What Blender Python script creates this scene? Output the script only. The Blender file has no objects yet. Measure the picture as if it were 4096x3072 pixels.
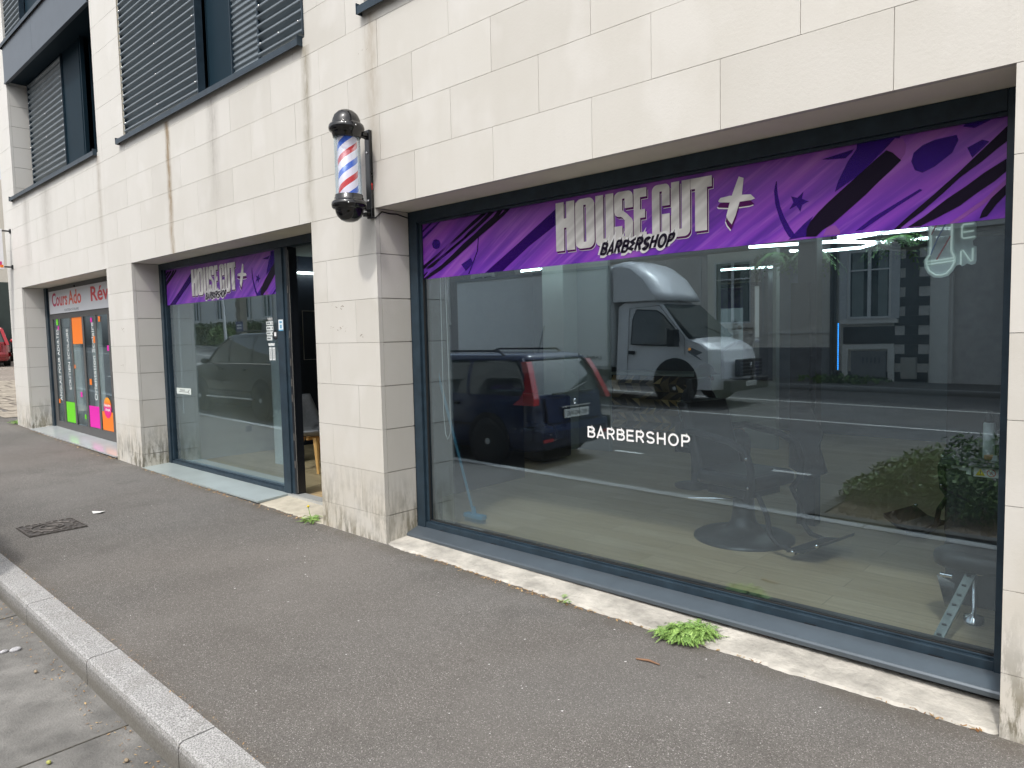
import bpy, bmesh, math, random
from mathutils import Vector, Matrix
R = math.radians
sc = bpy.context.scene
COL = sc.collection
random.seed(7)

# ------------------------------------------------------------------ camera
cd = bpy.data.cameras.new('camera'); cam = bpy.data.objects.new('camera', cd); COL.objects.link(cam)
cd.sensor_width = 36.0; cd.lens = 36.0 * 2839.48 / 4096.0
cd.clip_start = 0.05; cd.clip_end = 600
yw, pt, rl = -0.7438, -0.0688, -0.0219
fw = Vector((math.sin(yw)*math.cos(pt), math.cos(yw)*math.cos(pt), math.sin(pt)))
rt = Vector((math.cos(yw), -math.sin(yw), 0)); up = rt.cross(fw)
r2 = rt*math.cos(rl) + up*math.sin(rl); u2 = -rt*math.sin(rl) + up*math.cos(rl)
Mx = Matrix((r2, u2, -fw)).transposed().to_4x4(); Mx.translation = Vector((4.3636, -3.2773, 1.6001))
cam.matrix_world = Mx
sc.camera = cam

# ------------------------------------------------------------------ world + sun
SUN = Vector((0.316, -1.0, 1.55)).normalized()
w = bpy.data.worlds.new('World'); sc.world = w; w.use_nodes = True
nt = w.node_tree; nt.nodes.clear()
sky = nt.nodes.new('ShaderNodeTexSky'); sky.sky_type = 'NISHITA'; sky.sun_disc = False
sky.sun_elevation = math.asin(SUN.z); sky.sun_rotation = math.atan2(SUN.x, SUN.y)
sky.air_density = 1.0; sky.dust_density = 4.0; sky.ozone_density = 1.0
hs = nt.nodes.new('ShaderNodeHueSaturation'); hs.inputs['Saturation'].default_value = 0.22
bg = nt.nodes.new('ShaderNodeBackground'); bg.inputs[1].default_value = 0.15
wo = nt.nodes.new('ShaderNodeOutputWorld')
nt.links.new(sky.outputs[0], hs.inputs['Color']); nt.links.new(hs.outputs[0], bg.inputs[0]); nt.links.new(bg.outputs[0], wo.inputs[0])
sl = bpy.data.lights.new('sun', 'SUN'); sl.energy = 1.3; sl.angle = R(3); sl.color = (1.0, 0.95, 0.87)
so = bpy.data.objects.new('sun', sl); COL.objects.link(so)
so.rotation_euler = SUN.to_track_quat('Z', 'Y').to_euler(); so.location = (0, -20, 30)
sc.view_settings.view_transform = 'Standard'; sc.view_settings.look = 'None'
sc.view_settings.exposure = 0.74; sc.view_settings.gamma = 1.0
sc.render.engine = 'CYCLES'
sc.cycles.max_bounces = 10; sc.cycles.transparent_max_bounces = 16; sc.cycles.glossy_bounces = 5; sc.cycles.diffuse_bounces = 4
sc.cycles.caustics_reflective = False; sc.cycles.caustics_refractive = False

# ------------------------------------------------------------------ materials
MATS = {}
def base(name):
    m = bpy.data.materials.new(name); m.use_nodes = True
    n = m.node_tree.nodes; b = n.get('Principled BSDF'); MATS[name] = m
    return m, m.node_tree, n, m.node_tree.links, b
def mk(n, t, **kw):
    x = n.new(t)
    for k, v in kw.items():
        if k in ('operation', 'blend_type', 'data_type', 'feature', 'attribute_name', 'wave_type', 'bands_direction', 'noise_dimensions', 'distance', 'interpolation_type'): setattr(x, k, v)
        else: x.inputs[k.replace('_', ' ')].default_value = v
    return x
def pmat(name, col, rough=.6, metal=0, var=.12, scale=4, bump=0, bscale=60, spec=.5, coat=0, stretch=(1, 1, 1), emit=None, estr=0):
    if name in MATS: return MATS[name]
    m, t, n, l, b = base(name)
    b.inputs['Roughness'].default_value = rough; b.inputs['Metallic'].default_value = metal
    b.inputs['Specular IOR Level'].default_value = spec; b.inputs['Coat Weight'].default_value = coat
    c4 = (*col, 1)
    if var > 0:
        tc = n.new('ShaderNodeTexCoord'); mp = n.new('ShaderNodeMapping'); mp.inputs['Scale'].default_value = stretch
        l.new(tc.outputs['Object'], mp.inputs[0])
        nz = mk(n, 'ShaderNodeTexNoise', Scale=scale, Detail=6.0, Roughness=.6); l.new(mp.outputs[0], nz.inputs['Vector'])
        r = n.new('ShaderNodeValToRGB'); l.new(nz.outputs['Fac'], r.inputs[0])
        r.color_ramp.elements[0].position = .3; r.color_ramp.elements[1].position = .7
        r.color_ramp.elements[0].color = (*[c*(1-var) for c in col], 1); r.color_ramp.elements[1].color = (*[min(1, c*(1+var)) for c in col], 1)
        l.new(r.outputs[0], b.inputs['Base Color'])
        if bump:
            n2 = mk(n, 'ShaderNodeTexNoise', Scale=bscale, Detail=4.0); l.new(mp.outputs[0], n2.inputs['Vector'])
            bp = mk(n, 'ShaderNodeBump', Strength=bump, Distance=.01); l.new(n2.outputs['Fac'], bp.inputs['Height']); l.new(bp.outputs[0], b.inputs['Normal'])
    else: b.inputs['Base Color'].default_value = c4
    if emit: b.inputs['Emission Color'].default_value = (*emit, 1); b.inputs['Emission Strength'].default_value = estr
    return m

def ramp(n, l, src, stops):
    r = n.new('ShaderNodeValToRGB'); l.new(src, r.inputs[0])
    e = r.color_ramp.elements
    while len(e) < len(stops): e.new(.5)
    for i, (p, c) in enumerate(stops): e[i].position = p; e[i].color = (*c, 1) if len(c) == 3 else c
    return r.outputs[0]
def mixc(n, l, f, a, b, mode='MIX'):
    x = n.new('ShaderNodeMix'); x.data_type = 'RGBA'; x.blend_type = mode
    for s, v in ((x.inputs[0], f), (x.inputs[6], a), (x.inputs[7], b)):
        if isinstance(v, (int, float)): s.default_value = v
        elif isinstance(v, tuple): s.default_value = (*v, 1)
        else: l.new(v, s)
    return x.outputs[2]
def mth(n, l, op, a, b=None, c=None, clamp=False):
    x = n.new('ShaderNodeMath'); x.operation = op; x.use_clamp = clamp
    for i, v in enumerate((a, b, c)):
        if v is None: continue
        if isinstance(v, (int, float)): x.inputs[i].default_value = v
        else: l.new(v, x.inputs[i])
    return x.outputs[0]
def noise(n, l, vec, scale, detail=4, rough=.55, sc3=None):
    if sc3:
        mp = n.new('ShaderNodeMapping'); mp.inputs['Scale'].default_value = sc3; l.new(vec, mp.inputs[0]); vec = mp.outputs[0]
    x = mk(n, 'ShaderNodeTexNoise', Scale=scale, Detail=float(detail), Roughness=rough); l.new(vec, x.inputs['Vector']); return x.outputs['Fac']

def stone_mat():
    m, t, n, l, b = base('limestone_cladding')
    b.inputs['Roughness'].default_value = .55; b.inputs['Specular IOR Level'].default_value = .75
    g = n.new('ShaderNodeNewGeometry'); P = g.outputs['Position']
    sp = n.new('ShaderNodeSeparateXYZ'); l.new(P, sp.inputs[0]); X, Y, Z = sp.outputs
    at = mk(n, 'ShaderNodeAttribute', attribute_name='tone')
    big = noise(n, l, P, 1.4, 5); fine = noise(n, l, P, 60, 5, .7); streak = noise(n, l, P, 1.0, 5, .6, (9, 9, 1.1))
    col = ramp(n, l, at.outputs['Fac'], [(0, (.515, .495, .450)), (.25, (.560, .540, .495)), (.75, (.572, .553, .508)), (1, (.595, .577, .538))])
    col = mixc(n, l, mth(n, l, 'MULTIPLY', ramp(n, l, big, [(.42, (0, 0, 0)), (.62, (1, 1, 1))]), .35), col, (.63, .615, .585))
    col = mixc(n, l, mth(n, l, 'MULTIPLY', ramp(n, l, streak, [(.5, (0, 0, 0)), (.72, (1, 1, 1))]), .16), col, (.50, .475, .43))
    # wavy bright patches: light thrown back by windows, put into the stone colour
    bounce_light = noise(n, l, P, 2.2, 3, .5, (1, 1, .8))
    col = mixc(n, l, mth(n, l, 'MULTIPLY', ramp(n, l, bounce_light, [(.54, (0, 0, 0)), (.64, (1, 1, 1))]), .3), col, (.68, .665, .64))
    lf = mth(n, l, 'MULTIPLY', mth(n, l, 'MULTIPLY_ADD', X, -.11, -.05, clamp=True), .62)  # paler to the left: brighter light there put into the stone colour
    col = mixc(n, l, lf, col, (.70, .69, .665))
    col = mixc(n, l, mth(n, l, 'MULTIPLY', ramp(n, l, fine, [(.60, (0, 0, 0)), (.78, (1, 1, 1))]), .35), col, (.44, .41, .35))
    # rust and water streaks below the upper sills
    def runs(x0, w0, ztop, zlen, colr, st):
        nonlocal col
        wob = mth(n, l, 'MULTIPLY', mth(n, l, 'SUBTRACT', noise(n, l, P, 3, 3, .5, (.0, .0, 1)), .5), .12)
        dx = mth(n, l, 'DIVIDE', mth(n, l, 'ABSOLUTE', mth(n, l, 'ADD', mth(n, l, 'SUBTRACT', X, x0), wob)), w0)
        a = mth(n, l, 'SUBTRACT', 1.0, dx, clamp=True)
        dz = mth(n, l, 'DIVIDE', mth(n, l, 'SUBTRACT', ztop, Z), zlen)
        f = mth(n, l, 'MULTIPLY', mth(n, l, 'GREATER_THAN', dz, 0.0), mth(n, l, 'SUBTRACT', 1.0, dz, clamp=True))
        br = mth(n, l, 'MULTIPLY_ADD', noise(n, l, P, 14, 4, .7, (2, 1, .6)), 1.6, -.25, clamp=True)
        f = mth(n, l, 'MULTIPLY', mth(n, l, 'MULTIPLY', mth(n, l, 'SQRT', f), a), br)
        col = mixc(n, l, mth(n, l, 'MULTIPLY', f, st, clamp=True), col, colr)
    runs(-3.62, .08, 3.97, 1.9, (.27, .20, .12), 2.2)
    runs(-2.55, .16, 3.97, 1.1, (.33, .31, .28), 1.2)
    runs(-.86, .09, 3.98, 1.6, (.30, .27, .21), 1.6)
    runs(.02, .12, 3.97, 1.3, (.36, .31, .24), 1.2)
    runs(-5.78, .10, 4.0, 1.4, (.34, .30, .25), 1.2)
    runs(-8.1, .35, 4.0, 1.1, (.36, .34, .31), 1.1)
    runs(-9.2, .25, 4.0, 1.3, (.36, .34, .31), 1.1)
    # black algae and splash dirt at the foot
    gz = mth(n, l, 'MULTIPLY_ADD', X, -.0125, .02)
    h = mth(n, l, 'SUBTRACT', Z, gz)
    low = mth(n, l, 'SUBTRACT', 1.0, mth(n, l, 'DIVIDE', h, .62), clamp=True)
    ds = noise(n, l, P, 1, 6, .75, (22, 22, 4.5)); dm = noise(n, l, P, 2.3, 4, .6)
    dirt = mth(n, l, 'MULTIPLY', mth(n, l, 'MULTIPLY', mth(n, l, 'POWER', low, 1.3), ramp(n, l, ds, [(.44, (0, 0, 0)), (.56, (1, 1, 1))])), ramp(n, l, dm, [(.36, (.0, .0, .0)), (.56, (1, 1, 1))]))
    col = mixc(n, l, mth(n, l, 'MULTIPLY', dirt, 1.25, clamp=True), col, (.13, .125, .10))
    ochre = mth(n, l, 'MULTIPLY', mth(n, l, 'SUBTRACT', 1.0, mth(n, l, 'DIVIDE', h, .9), clamp=True), ramp(n, l, noise(n, l, P, 3.1, 4), [(.35, (0, 0, 0)), (.65, (1, 1, 1))]))
    col = mixc(n, l, mth(n, l, 'MULTIPLY', ochre, .3), col, (.56, .47, .31))
    l.new(col, b.inputs['Base Color'])
    bp = mk(n, 'ShaderNodeBump', Strength=.25, Distance=.004); l.new(fine, bp.inputs['Height']); l.new(bp.outputs[0], b.inputs['Normal'])
    return m

def asphalt(name, c0, c1, spk, scale=190, patch=.18):
    m, t, n, l, b = base(name)
    g = n.new('ShaderNodeNewGeometry'); P = g.outputs['Position']
    v = mk(n, 'ShaderNodeTexVoronoi', Scale=scale*1.5); l.new(P, v.inputs['Vector'])
    nf = noise(n, l, P, scale*2.2, 3, .7)
    sv = n.new('ShaderNodeSeparateColor'); l.new(v.outputs['Color'], sv.inputs[0])
    col = ramp(n, l, sv.outputs[0], [(0, c0), (.25, c0), (.80, c1), (.93, c1), (1, spk)])
    col = mixc(n, l, .35, col, ramp(n, l, nf, [(.3, (.2, .2, .2)), (.7, (.8, .8, .8))]), 'SOFT_LIGHT')
    big = noise(n, l, P, .9, 5, .6)
    col = mixc(n, l, patch*1.6, col, ramp(n, l, big, [(.35, (0.30, .30, .30)), (.65, (.75, .75, .75))]), 'SOFT_LIGHT')
    big2 = noise(n, l, P, 9, 6, .7)
    col = mixc(n, l, mth(n, l, 'MULTIPLY', ramp(n, l, big2, [(.55, (0, 0, 0)), (.8, (1, 1, 1))]), .14), col, tuple(x*.7 for x in c0))
    st = noise(n, l, P, 1.7, 4, .55); st2 = noise(n, l, P, .55, 5, .6)
    col = mixc(n, l, mth(n, l, 'MULTIPLY', ramp(n, l, st, [(.56, (0, 0, 0)), (.70, (1, 1, 1))]), .30), col, tuple(x*.75 for x in c0))
    col = mixc(n, l, mth(n, l, 'MULTIPLY', ramp(n, l, st2, [(.50, (0, 0, 0)), (.62, (1, 1, 1))]), .22), col, tuple(x*1.25 for x in c1))
    vg = mk(n, 'ShaderNodeTexVoronoi', Scale=2.3); l.new(P, vg.inputs['Vector'])
    col = mixc(n, l, mth(n, l, 'MULTIPLY', ramp(n, l, vg.outputs['Distance'], [(.035, (1, 1, 1)), (.055, (0, 0, 0))]), .35), col, tuple(x*.5 for x in c0))
    sy = n.new('ShaderNodeSeparateXYZ'); l.new(P, sy.inputs[0])
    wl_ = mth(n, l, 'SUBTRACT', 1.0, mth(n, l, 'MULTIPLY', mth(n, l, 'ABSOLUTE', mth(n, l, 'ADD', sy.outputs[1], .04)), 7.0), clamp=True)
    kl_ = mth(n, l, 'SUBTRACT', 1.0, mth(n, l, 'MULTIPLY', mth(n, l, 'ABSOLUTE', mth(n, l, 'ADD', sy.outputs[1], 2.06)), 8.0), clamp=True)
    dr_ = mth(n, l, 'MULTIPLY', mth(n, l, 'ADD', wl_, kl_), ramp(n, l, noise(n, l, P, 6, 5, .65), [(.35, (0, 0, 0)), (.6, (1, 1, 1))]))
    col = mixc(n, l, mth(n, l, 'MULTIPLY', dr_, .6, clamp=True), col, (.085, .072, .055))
    warm = noise(n, l, P, .35, 3, .5)
    col = mixc(n, l, mth(n, l, 'MULTIPLY', ramp(n, l, warm, [(.4, (0, 0, 0)), (.6, (1, 1, 1))]), .18), col, (.17, .14, .115))
    l.new(col, b.inputs['Base Color']); b.inputs['Roughness'].default_value = .85
    bp = mk(n, 'ShaderNodeBump', Strength=.6, Distance=.004); l.new(v.outputs['Distance'], bp.inputs['Height']); l.new(bp.outputs[0], b.inputs['Normal'])
    return m
def granite():
    m, t, n, l, b = base('granite')
    g = n.new('ShaderNodeNewGeometry'); P = g.outputs['Position']
    v = noise(n, l, P, 150, 4, .8); at = mk(n, 'ShaderNodeAttribute', attribute_name='tone')
    col = ramp(n, l, v, [(.36, (.10, .10, .10)), (.46, (.25, .25, .25)), (.56, (.43, .43, .43)), (.66, (.60, .60, .60))])
    col = mixc(n, l, .25, col, ramp(n, l, at.outputs['Fac'], [(0, (.25, .25, .25)), (1, (.6, .6, .6))]), 'SOFT_LIGHT')
    d = noise(n, l, P, 5, 5, .65)
    col = mixc(n, l, mth(n, l, 'MULTIPLY', ramp(n, l, d, [(.5, (0, 0, 0)), (.7, (1, 1, 1))]), .3), col, (.16, .15, .13))
    sp = n.new('ShaderNodeSeparateXYZ'); l.new(P, sp.inputs[0])
    ln = mth(n, l, 'SUBTRACT', 1.0, mth(n, l, 'MULTIPLY_ADD', sp.outputs[2], 12.0, .95), clamp=True)
    col = mixc(n, l, mth(n, l, 'MULTIPLY', ln, .8), col, (.13, .12, .10))
    l.new(col, b.inputs['Base Color']); b.inputs['Roughness'].default_value = .7
    bp = mk(n, 'ShaderNodeBump', Strength=.4, Distance=.004); l.new(v, bp.inputs['Height']); l.new(bp.outputs[0], b.inputs['Normal'])
    return m
def shop_glass(name, r0=.14, tint=(.88, .94, .97), dust=.0025):
    m = bpy.data.materials.new(name); m.use_nodes = True; MATS[name] = m
    t = m.node_tree; n = t.nodes; l = t.links; n.clear()
    o = n.new('ShaderNodeOutputMaterial'); tr = n.new('ShaderNodeBsdfTransparent'); tr.inputs[0].default_value = (*tint, 1)
    gl = n.new('ShaderNodeBsdfGlossy'); gl.inputs['Roughness'].default_value = 0.0; gl.inputs[0].default_value = (.76, .90, 1, 1)
    lw = n.new('ShaderNodeLayerWeight'); lw.inputs[0].default_value = .5
    f = mth(n, l, 'MINIMUM', mth(n, l, 'MULTIPLY_ADD', mth(n, l, 'POWER', lw.outputs['Facing'], 1.6), .80, r0), .29)
    mx = n.new('ShaderNodeMixShader'); l.new(f, mx.inputs[0]); l.new(tr.outputs[0], mx.inputs[1]); l.new(gl.outputs[0], mx.inputs[2])
    df = n.new('ShaderNodeBsdfDiffuse'); df.inputs[0].default_value = (.8, .8, .78, 1)
    g = n.new('ShaderNodeNewGeometry'); d1 = noise(n, l, g.outputs['Position'], 5, 5, .65)
    v = mk(n, 'ShaderNodeTexVoronoi', Scale=26.0); l.new(g.outputs['Position'], v.inputs['Vector'])
    spk = ramp(n, l, v.outputs['Distance'], [(.035, (.45, .45, .45)), (.055, (0, 0, 0))])
    fd = mth(n, l, 'ADD', mth(n, l, 'MULTIPLY', ramp(n, l, d1, [(.4, (.3, .3, .3)), (.75, (1, 1, 1))]), dust), mth(n, l, 'MULTIPLY', spk, .5))
    m2 = n.new('ShaderNodeMixShader'); l.new(fd, m2.inputs[0]); l.new(mx.outputs[0], m2.inputs[1]); l.new(df.outputs[0], m2.inputs[2])
    l.new(m2.outputs[0], o.inputs[0]); return m
def floor_mat():
    m, t, n, l, b = base('oak_floor')
    g = n.new('ShaderNodeNewGeometry'); P = g.outputs['Position']
    br = mk(n, 'ShaderNodeTexBrick', Scale=1.0, Mortar_Size=.0015, Brick_Width=1.2, Row_Height=.18, Bias=0.0, Mortar_Smooth=.2)
    br.inputs['Color1'].default_value = (.40, .30, .165, 1); br.inputs['Color2'].default_value = (.48, .37, .22, 1); br.inputs['Mortar'].default_value = (.16, .11, .06, 1)
    l.new(P, br.inputs['Vector'])
    gr = noise(n, l, P, 3, 6, .7, (.8, 14, 1))
    col = mixc(n, l, .55, br.outputs['Color'], ramp(n, l, gr, [(.3, (.25, .25, .25)), (.7, (.72, .72, .72))]), 'SOFT_LIGHT')
    l.new(col, b.inputs['Base Color']); b.inputs['Roughness'].default_value = .45; return m
def banner_mat(name, shift):
    m, t, n, l, b = base(name)
    g = n.new('ShaderNodeNewGeometry'); sp = n.new('ShaderNodeSeparateXYZ'); l.new(g.outputs['Position'], sp.inputs[0])
    u = mth(n, l, 'SUBTRACT', sp.outputs[0], shift); z = mth(n, l, 'SUBTRACT', sp.outputs[2], 2.045)
    dg = mth(n, l, 'ADD', mth(n, l, 'MULTIPLY', z, -1.5), u)      # constant along the diagonal strokes
    al = mth(n, l, 'MULTIPLY_ADD', u, .55, z)
    cb = n.new('ShaderNodeCombineXYZ'); l.new(mth(n, l, 'MULTIPLY', dg, 3.2), cb.inputs[0]); l.new(mth(n, l, 'MULTIPLY', al, .35), cb.inputs[1])
    a = noise(n, l, cb.outputs[0], 1.3, 3, .5); c = noise(n, l, cb.outputs[0], 5, 3, .55)
    col = ramp(n, l, a, [(.30, (.04, .005, .24)), (.45, (.16, .024, .48)), (.56, (.27, .05, .56)), (.68, (.40, .13, .60))])
    col = mixc(n, l, mth(n, l, 'MULTIPLY', ramp(n, l, c, [(.52, (0, 0, 0)), (.70, (1, 1, 1))]), .5), col, (.48, .16, .74))
    col = mixc(n, l, mth(n, l, 'MULTIPLY', z, 1.1, clamp=True), col, (.20, .03, .20))
    l.new(col, b.inputs['Base Color']); b.inputs['Roughness'].default_value = .35; return m
def ink(name, col, alpha):
    m = bpy.data.materials.new(name); m.use_nodes = True; MATS[name] = m
    n = m.node_tree.nodes; l = m.node_tree.links; b = n['Principled BSDF']
    b.inputs['Base Color'].default_value = (*col, 1); b.inputs['Alpha'].default_value = alpha; b.inputs['Roughness'].default_value = .45; b.inputs['Specular IOR Level'].default_value = .12
    return m
def letters_metal(name):
    m, t, n, l, b = base(name)
    g = n.new('ShaderNodeNewGeometry'); sp = n.new('ShaderNodeSeparateXYZ'); l.new(g.outputs['Position'], sp.inputs[0])
    d = mth(n, l, 'ADD', mth(n, l, 'MULTIPLY', sp.outputs[2], -3.0), mth(n, l, 'MULTIPLY', sp.outputs[0], 2.2))
    cb = n.new('ShaderNodeCombineXYZ'); l.new(d, cb.inputs[0])
    a = noise(n, l, cb.outputs[0], 2.6, 2)
    l.new(ramp(n, l, a, [(.35, (.46, .45, .44)), (.5, (.68, .67, .65)), (.65, (.85, .84, .82))]), b.inputs['Base Color'])
    b.inputs['Roughness'].default_value = .4; return m
def purple_corr(name, stops):
    pass

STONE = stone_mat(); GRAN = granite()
PAV = asphalt('pavement_asphalt', (.080, .077, .073), (.165, .159, .152), (.46, .45, .43), 200)
ROADM = asphalt('road_asphalt', (.085, .08, .078), (.15, .145, .14), (.33, .33, .32), 150)
CONC = pmat('gutter_concrete', (.155, .152, .145), .85, var=.38, scale=5, bump=.5, bscale=90)
GLASS = shop_glass('shop_glass')
ANTH = pmat('anthracite_metal', (.022, .038, .054), .36, 0, var=.25, scale=9, spec=.3)
ANTH2 = pmat('shutter_metal', (.165, .20, .225), .30, .25, var=.08, scale=5)
DARKM = pmat('dark_blue_metal', (.008, .022, .034), .55, 0, var=.06, spec=.12)
BLACK = pmat('black_plastic', (.008, .010, .014), .35, var=.1)
BLKG = pmat('gloss_black', (.006, .006, .007), .09, var=0, spec=.7)
RUB = pmat('black_rubber', (.010, .010, .010), .7, var=.1)
WHITE = pmat('white_vinyl', (.80, .80, .80), .5, var=0)
CHROME = pmat('chrome', (.80, .80, .80), .12, 1, var=0)
LEATH = pmat('black_leather', (.018, .019, .020), .42, var=.2, scale=30, bump=.2, bscale=200)
MORT = pmat('dark_joint', (.30, .28, .25), .9, var=.1)
SOFF = pmat('soffit_stone', (.72, .69, .58), .8, var=.08, scale=2)
FLOORM = floor_mat()
MARBLE = pmat('worn_stone_sill', (.43, .41, .37), .8, var=.40, scale=4.5, bump=.9, bscale=30)
SLAB = pmat('bluish_slab', (.30, .35, .355), .30, var=.10, scale=3)
SLAB2 = pmat('grey_slab', (.42, .45, .47), .16, var=.06, scale=3)

# ------------------------------------------------------------------ mesh builder
class MB:
    def __init__(s): s.v = []; s.f = []; s.m = []; s.t = []; s.sm = []
    def add(s, vs, fs, mi=0, tone=.5, smooth=False):
        o = len(s.v); s.v += [tuple(p) for p in vs]
        for f in fs: s.f.append([i+o for i in f]); s.m.append(mi); s.t.append(tone); s.sm.append(smooth)
    def box(s, x0, x1, y0, y1, z0, z1, mi=0, tone=.5):
        s.add([(x0, y0, z0), (x1, y0, z0), (x1, y1, z0), (x0, y1, z0), (x0, y0, z1), (x1, y0, z1), (x1, y1, z1), (x0, y1, z1)],
              [(0, 3, 2, 1), (4, 5, 6, 7), (0, 1, 5, 4), (1, 2, 6, 5), (2, 3, 7, 6), (3, 0, 4, 7)], mi, tone)
    def rbox(s, c, d, rx=(0, 0, 0), mi=0):
        M = Matrix.Translation(c) @ Matrix.Rotation(rx[2], 4, 'Z') @ Matrix.Rotation(rx[1], 4, 'Y') @ Matrix.Rotation(rx[0], 4, 'X')
        q = MB(); a, b, e = d; q.box(-a/2, a/2, -b/2, b/2, -e/2, e/2); s.add([M @ Vector(p) for p in q.v], q.f, mi)
    def poly(s, pts, mi=0): s.add(pts, [list(range(len(pts)))], mi)
    def prism_y(s, pts, y0, y1, mi=0):
        """pts in (x,z), extruded between y0 and y1"""
        n = len(pts); a = sum(pts[i][0]*pts[(i+1) % n][1]-pts[(i+1) % n][0]*pts[i][1] for i in range(n))
        if a < 0: pts = pts[::-1]
        vs = [(p[0], y0, p[1]) for p in pts]+[(p[0], y1, p[1]) for p in pts]
        s.add(vs, [list(range(n)), list(range(2*n-1, n-1, -1))]+[[(i+1) % n, i, i+n, (i+1) % n+n] for i in range(n)], mi)
    def loft(s, rings, mi=0, cap=True, closed=True, smooth=False):
        n = len(rings[0]); vs = [p for r in rings for p in r]; fs = []
        for k in range(len(rings)-1):
            for i in range(n if closed else n-1):
                j = (i+1) % n; fs.append([k*n+i, k*n+j, (k+1)*n+j, (k+1)*n+i])
        s.add(vs, fs, mi, smooth=smooth)
        if cap:
            s.add(rings[0], [list(range(n))[::-1]], mi); s.add(rings[-1], [list(range(n))], mi)
    def lathe(s, prof, c=(0, 0, 0), ax='Z', n=32, mi=0, smooth=True):
        rings = []
        for r, h in prof:
            ring = []
            for i in range(n):
                a = 2*math.pi*i/n
                p = (r*math.cos(a), r*math.sin(a), h)
                if ax == 'Y': p = (r*math.cos(a), h, -r*math.sin(a))
                if ax == 'X': p = (h, r*math.cos(a), r*math.sin(a))
                ring.append((p[0]+c[0], p[1]+c[1], p[2]+c[2]))
            rings.append(ring)
        s.loft(rings, mi, True, True, smooth)
    def cyl(s, p0, p1, r, r1=None, n=12, mi=0): s.tube([p0, p1], [r, r if r1 is None else r1], n, mi)
    def tube(s, pts, r, n=8, mi=0):
        pts = [Vector(p) for p in pts]; rs = r if isinstance(r, (list, tuple)) else [r]*len(pts); rings = []
        pv = None
        for i, p in enumerate(pts):
            d = (pts[min(i+1, len(pts)-1)]-pts[max(i-1, 0)]).normalized()
            if pv is None: pv = d.cross(Vector((0, 0, 1)) if abs(d.z) < .9 else Vector((1, 0, 0))).normalized()
            else: pv = (pv-d*pv.dot(d)).normalized()
            q = d.cross(pv)
            rings.append([p+(pv*math.cos(2*math.pi*k/n)+q*math.sin(2*math.pi*k/n))*rs[i] for k in range(n)])
        s.loft(rings, mi, True, True, True)
    def ball(s, c, r, n=16, mi=0, z0=-1.0, z1=1.0):
        r = (r, r, r) if isinstance(r, (int, float)) else r; k = max(6, n//2); rings = []
        a0, a1 = math.asin(z0), math.asin(z1)
        for i in range(k+1):
            a = a0+(a1-a0)*i/k; cr = max(math.cos(a), 1e-4)
            rings.append([(c[0]+r[0]*cr*math.cos(2*math.pi*j/n), c[1]+r[1]*cr*math.sin(2*math.pi*j/n), c[2]+r[2]*math.sin(a)) for j in range(n)])
        s.loft(rings, mi, True, True, True)
WL = {}
def tag(o, label=None, cat=None, group=None, kind=None):
    for k, v in (('label', label), ('category', cat), ('group', group), ('kind', kind)):
        if v: o[k] = v
    return o
def thing(name, label, cat, loc=(0, 0, 0), rz=0, group=None):
    o = bpy.data.objects.new(name, None); COL.objects.link(o); o.empty_display_size = .2
    o.location = loc; o.rotation_euler = (0, 0, rz); WL[o.name] = Vector(loc); tag(o, label, cat, group); return o
def obj(name, mb, mats, parent=None, local=False, smooth=None, bevel=0, label=None):
    if not isinstance(mats, (list, tuple)): mats = [mats]
    me = bpy.data.meshes.new(name)
    off = Vector((0, 0, 0)) if (parent is None or local) else WL[parent.name]
    me.from_pydata([tuple(Vector(p)-off) for p in mb.v], [], mb.f)
    for m in mats: me.materials.append(m)
    me.polygons.foreach_set('material_index', mb.m)
    me.polygons.foreach_set('use_smooth', [bool(x) if smooth is None else smooth for x in mb.sm])
    at = me.attributes.new('tone', 'FLOAT', 'FACE'); at.data.foreach_set('value', mb.t)
    me.validate(); me.update()
    o = bpy.data.objects.new(name, me); COL.objects.link(o)
    if parent: o.parent = parent
    WL[o.name] = off
    if bevel:
        b = o.modifiers.new('bevel', 'BEVEL'); b.width = bevel; b.segments = 2; b.limit_method = 'ANGLE'; b.harden_normals = False
    if label: o['label'] = label
    return o
def struct(name, mb, mats, **k): return tag(obj(name, mb, mats, **k), kind='structure')
def copy_tree(o, parent=None):
    c = o.copy(); COL.objects.link(c); c.parent = parent; WL[c.name] = WL.get(o.name, Vector())
    for ch in list(o.children): copy_tree(ch, c)
    return c
def text_mb(txt, size, x, z, y, w=None, bold=0, shear=0, sx=1, thick=.0004, rot=0, mi=0, axis='Y', align='LEFT', space=1.0):
    cu = bpy.data.curves.new('t', 'FONT'); cu.body = txt; cu.size = size; cu.offset = bold; cu.shear = shear; cu.resolution_u = 3
    cu.extrude = thick; cu.space_character = space; cu.align_x = align
    ob = bpy.data.objects.new('t', cu); COL.objects.link(ob)
    bpy.context.view_layer.update()
    me = bpy.data.meshes.new_from_object(ob.evaluated_get(bpy.context.evaluated_depsgraph_get()))
    xs = [v.co.x for v in me.vertices]; x0, x1 = min(xs), max(xs)
    k = (w/(x1-x0)) if w else sx
    m = MB(); ca, sa = math.cos(rot), math.sin(rot); vs = []
    for v in me.vertices:
        px = (v.co.x-(x0 if w else 0))*k; pz = v.co.y; qx, qz = px*ca-pz*sa, px*sa+pz*ca
        if axis == 'Y': vs.append((x+qx, y-v.co.z, z+qz))
        elif axis == 'X': vs.append((x+v.co.z, y+qx, z+qz))       # reads from +X
        else: vs.append((x+v.co.z*0+0, y, z))
    m.add(vs, [list(p.vertices) for p in me.polygons], mi)
    bpy.data.objects.remove(ob); bpy.data.curves.remove(cu); bpy.data.meshes.remove(me)
    return m
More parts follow.
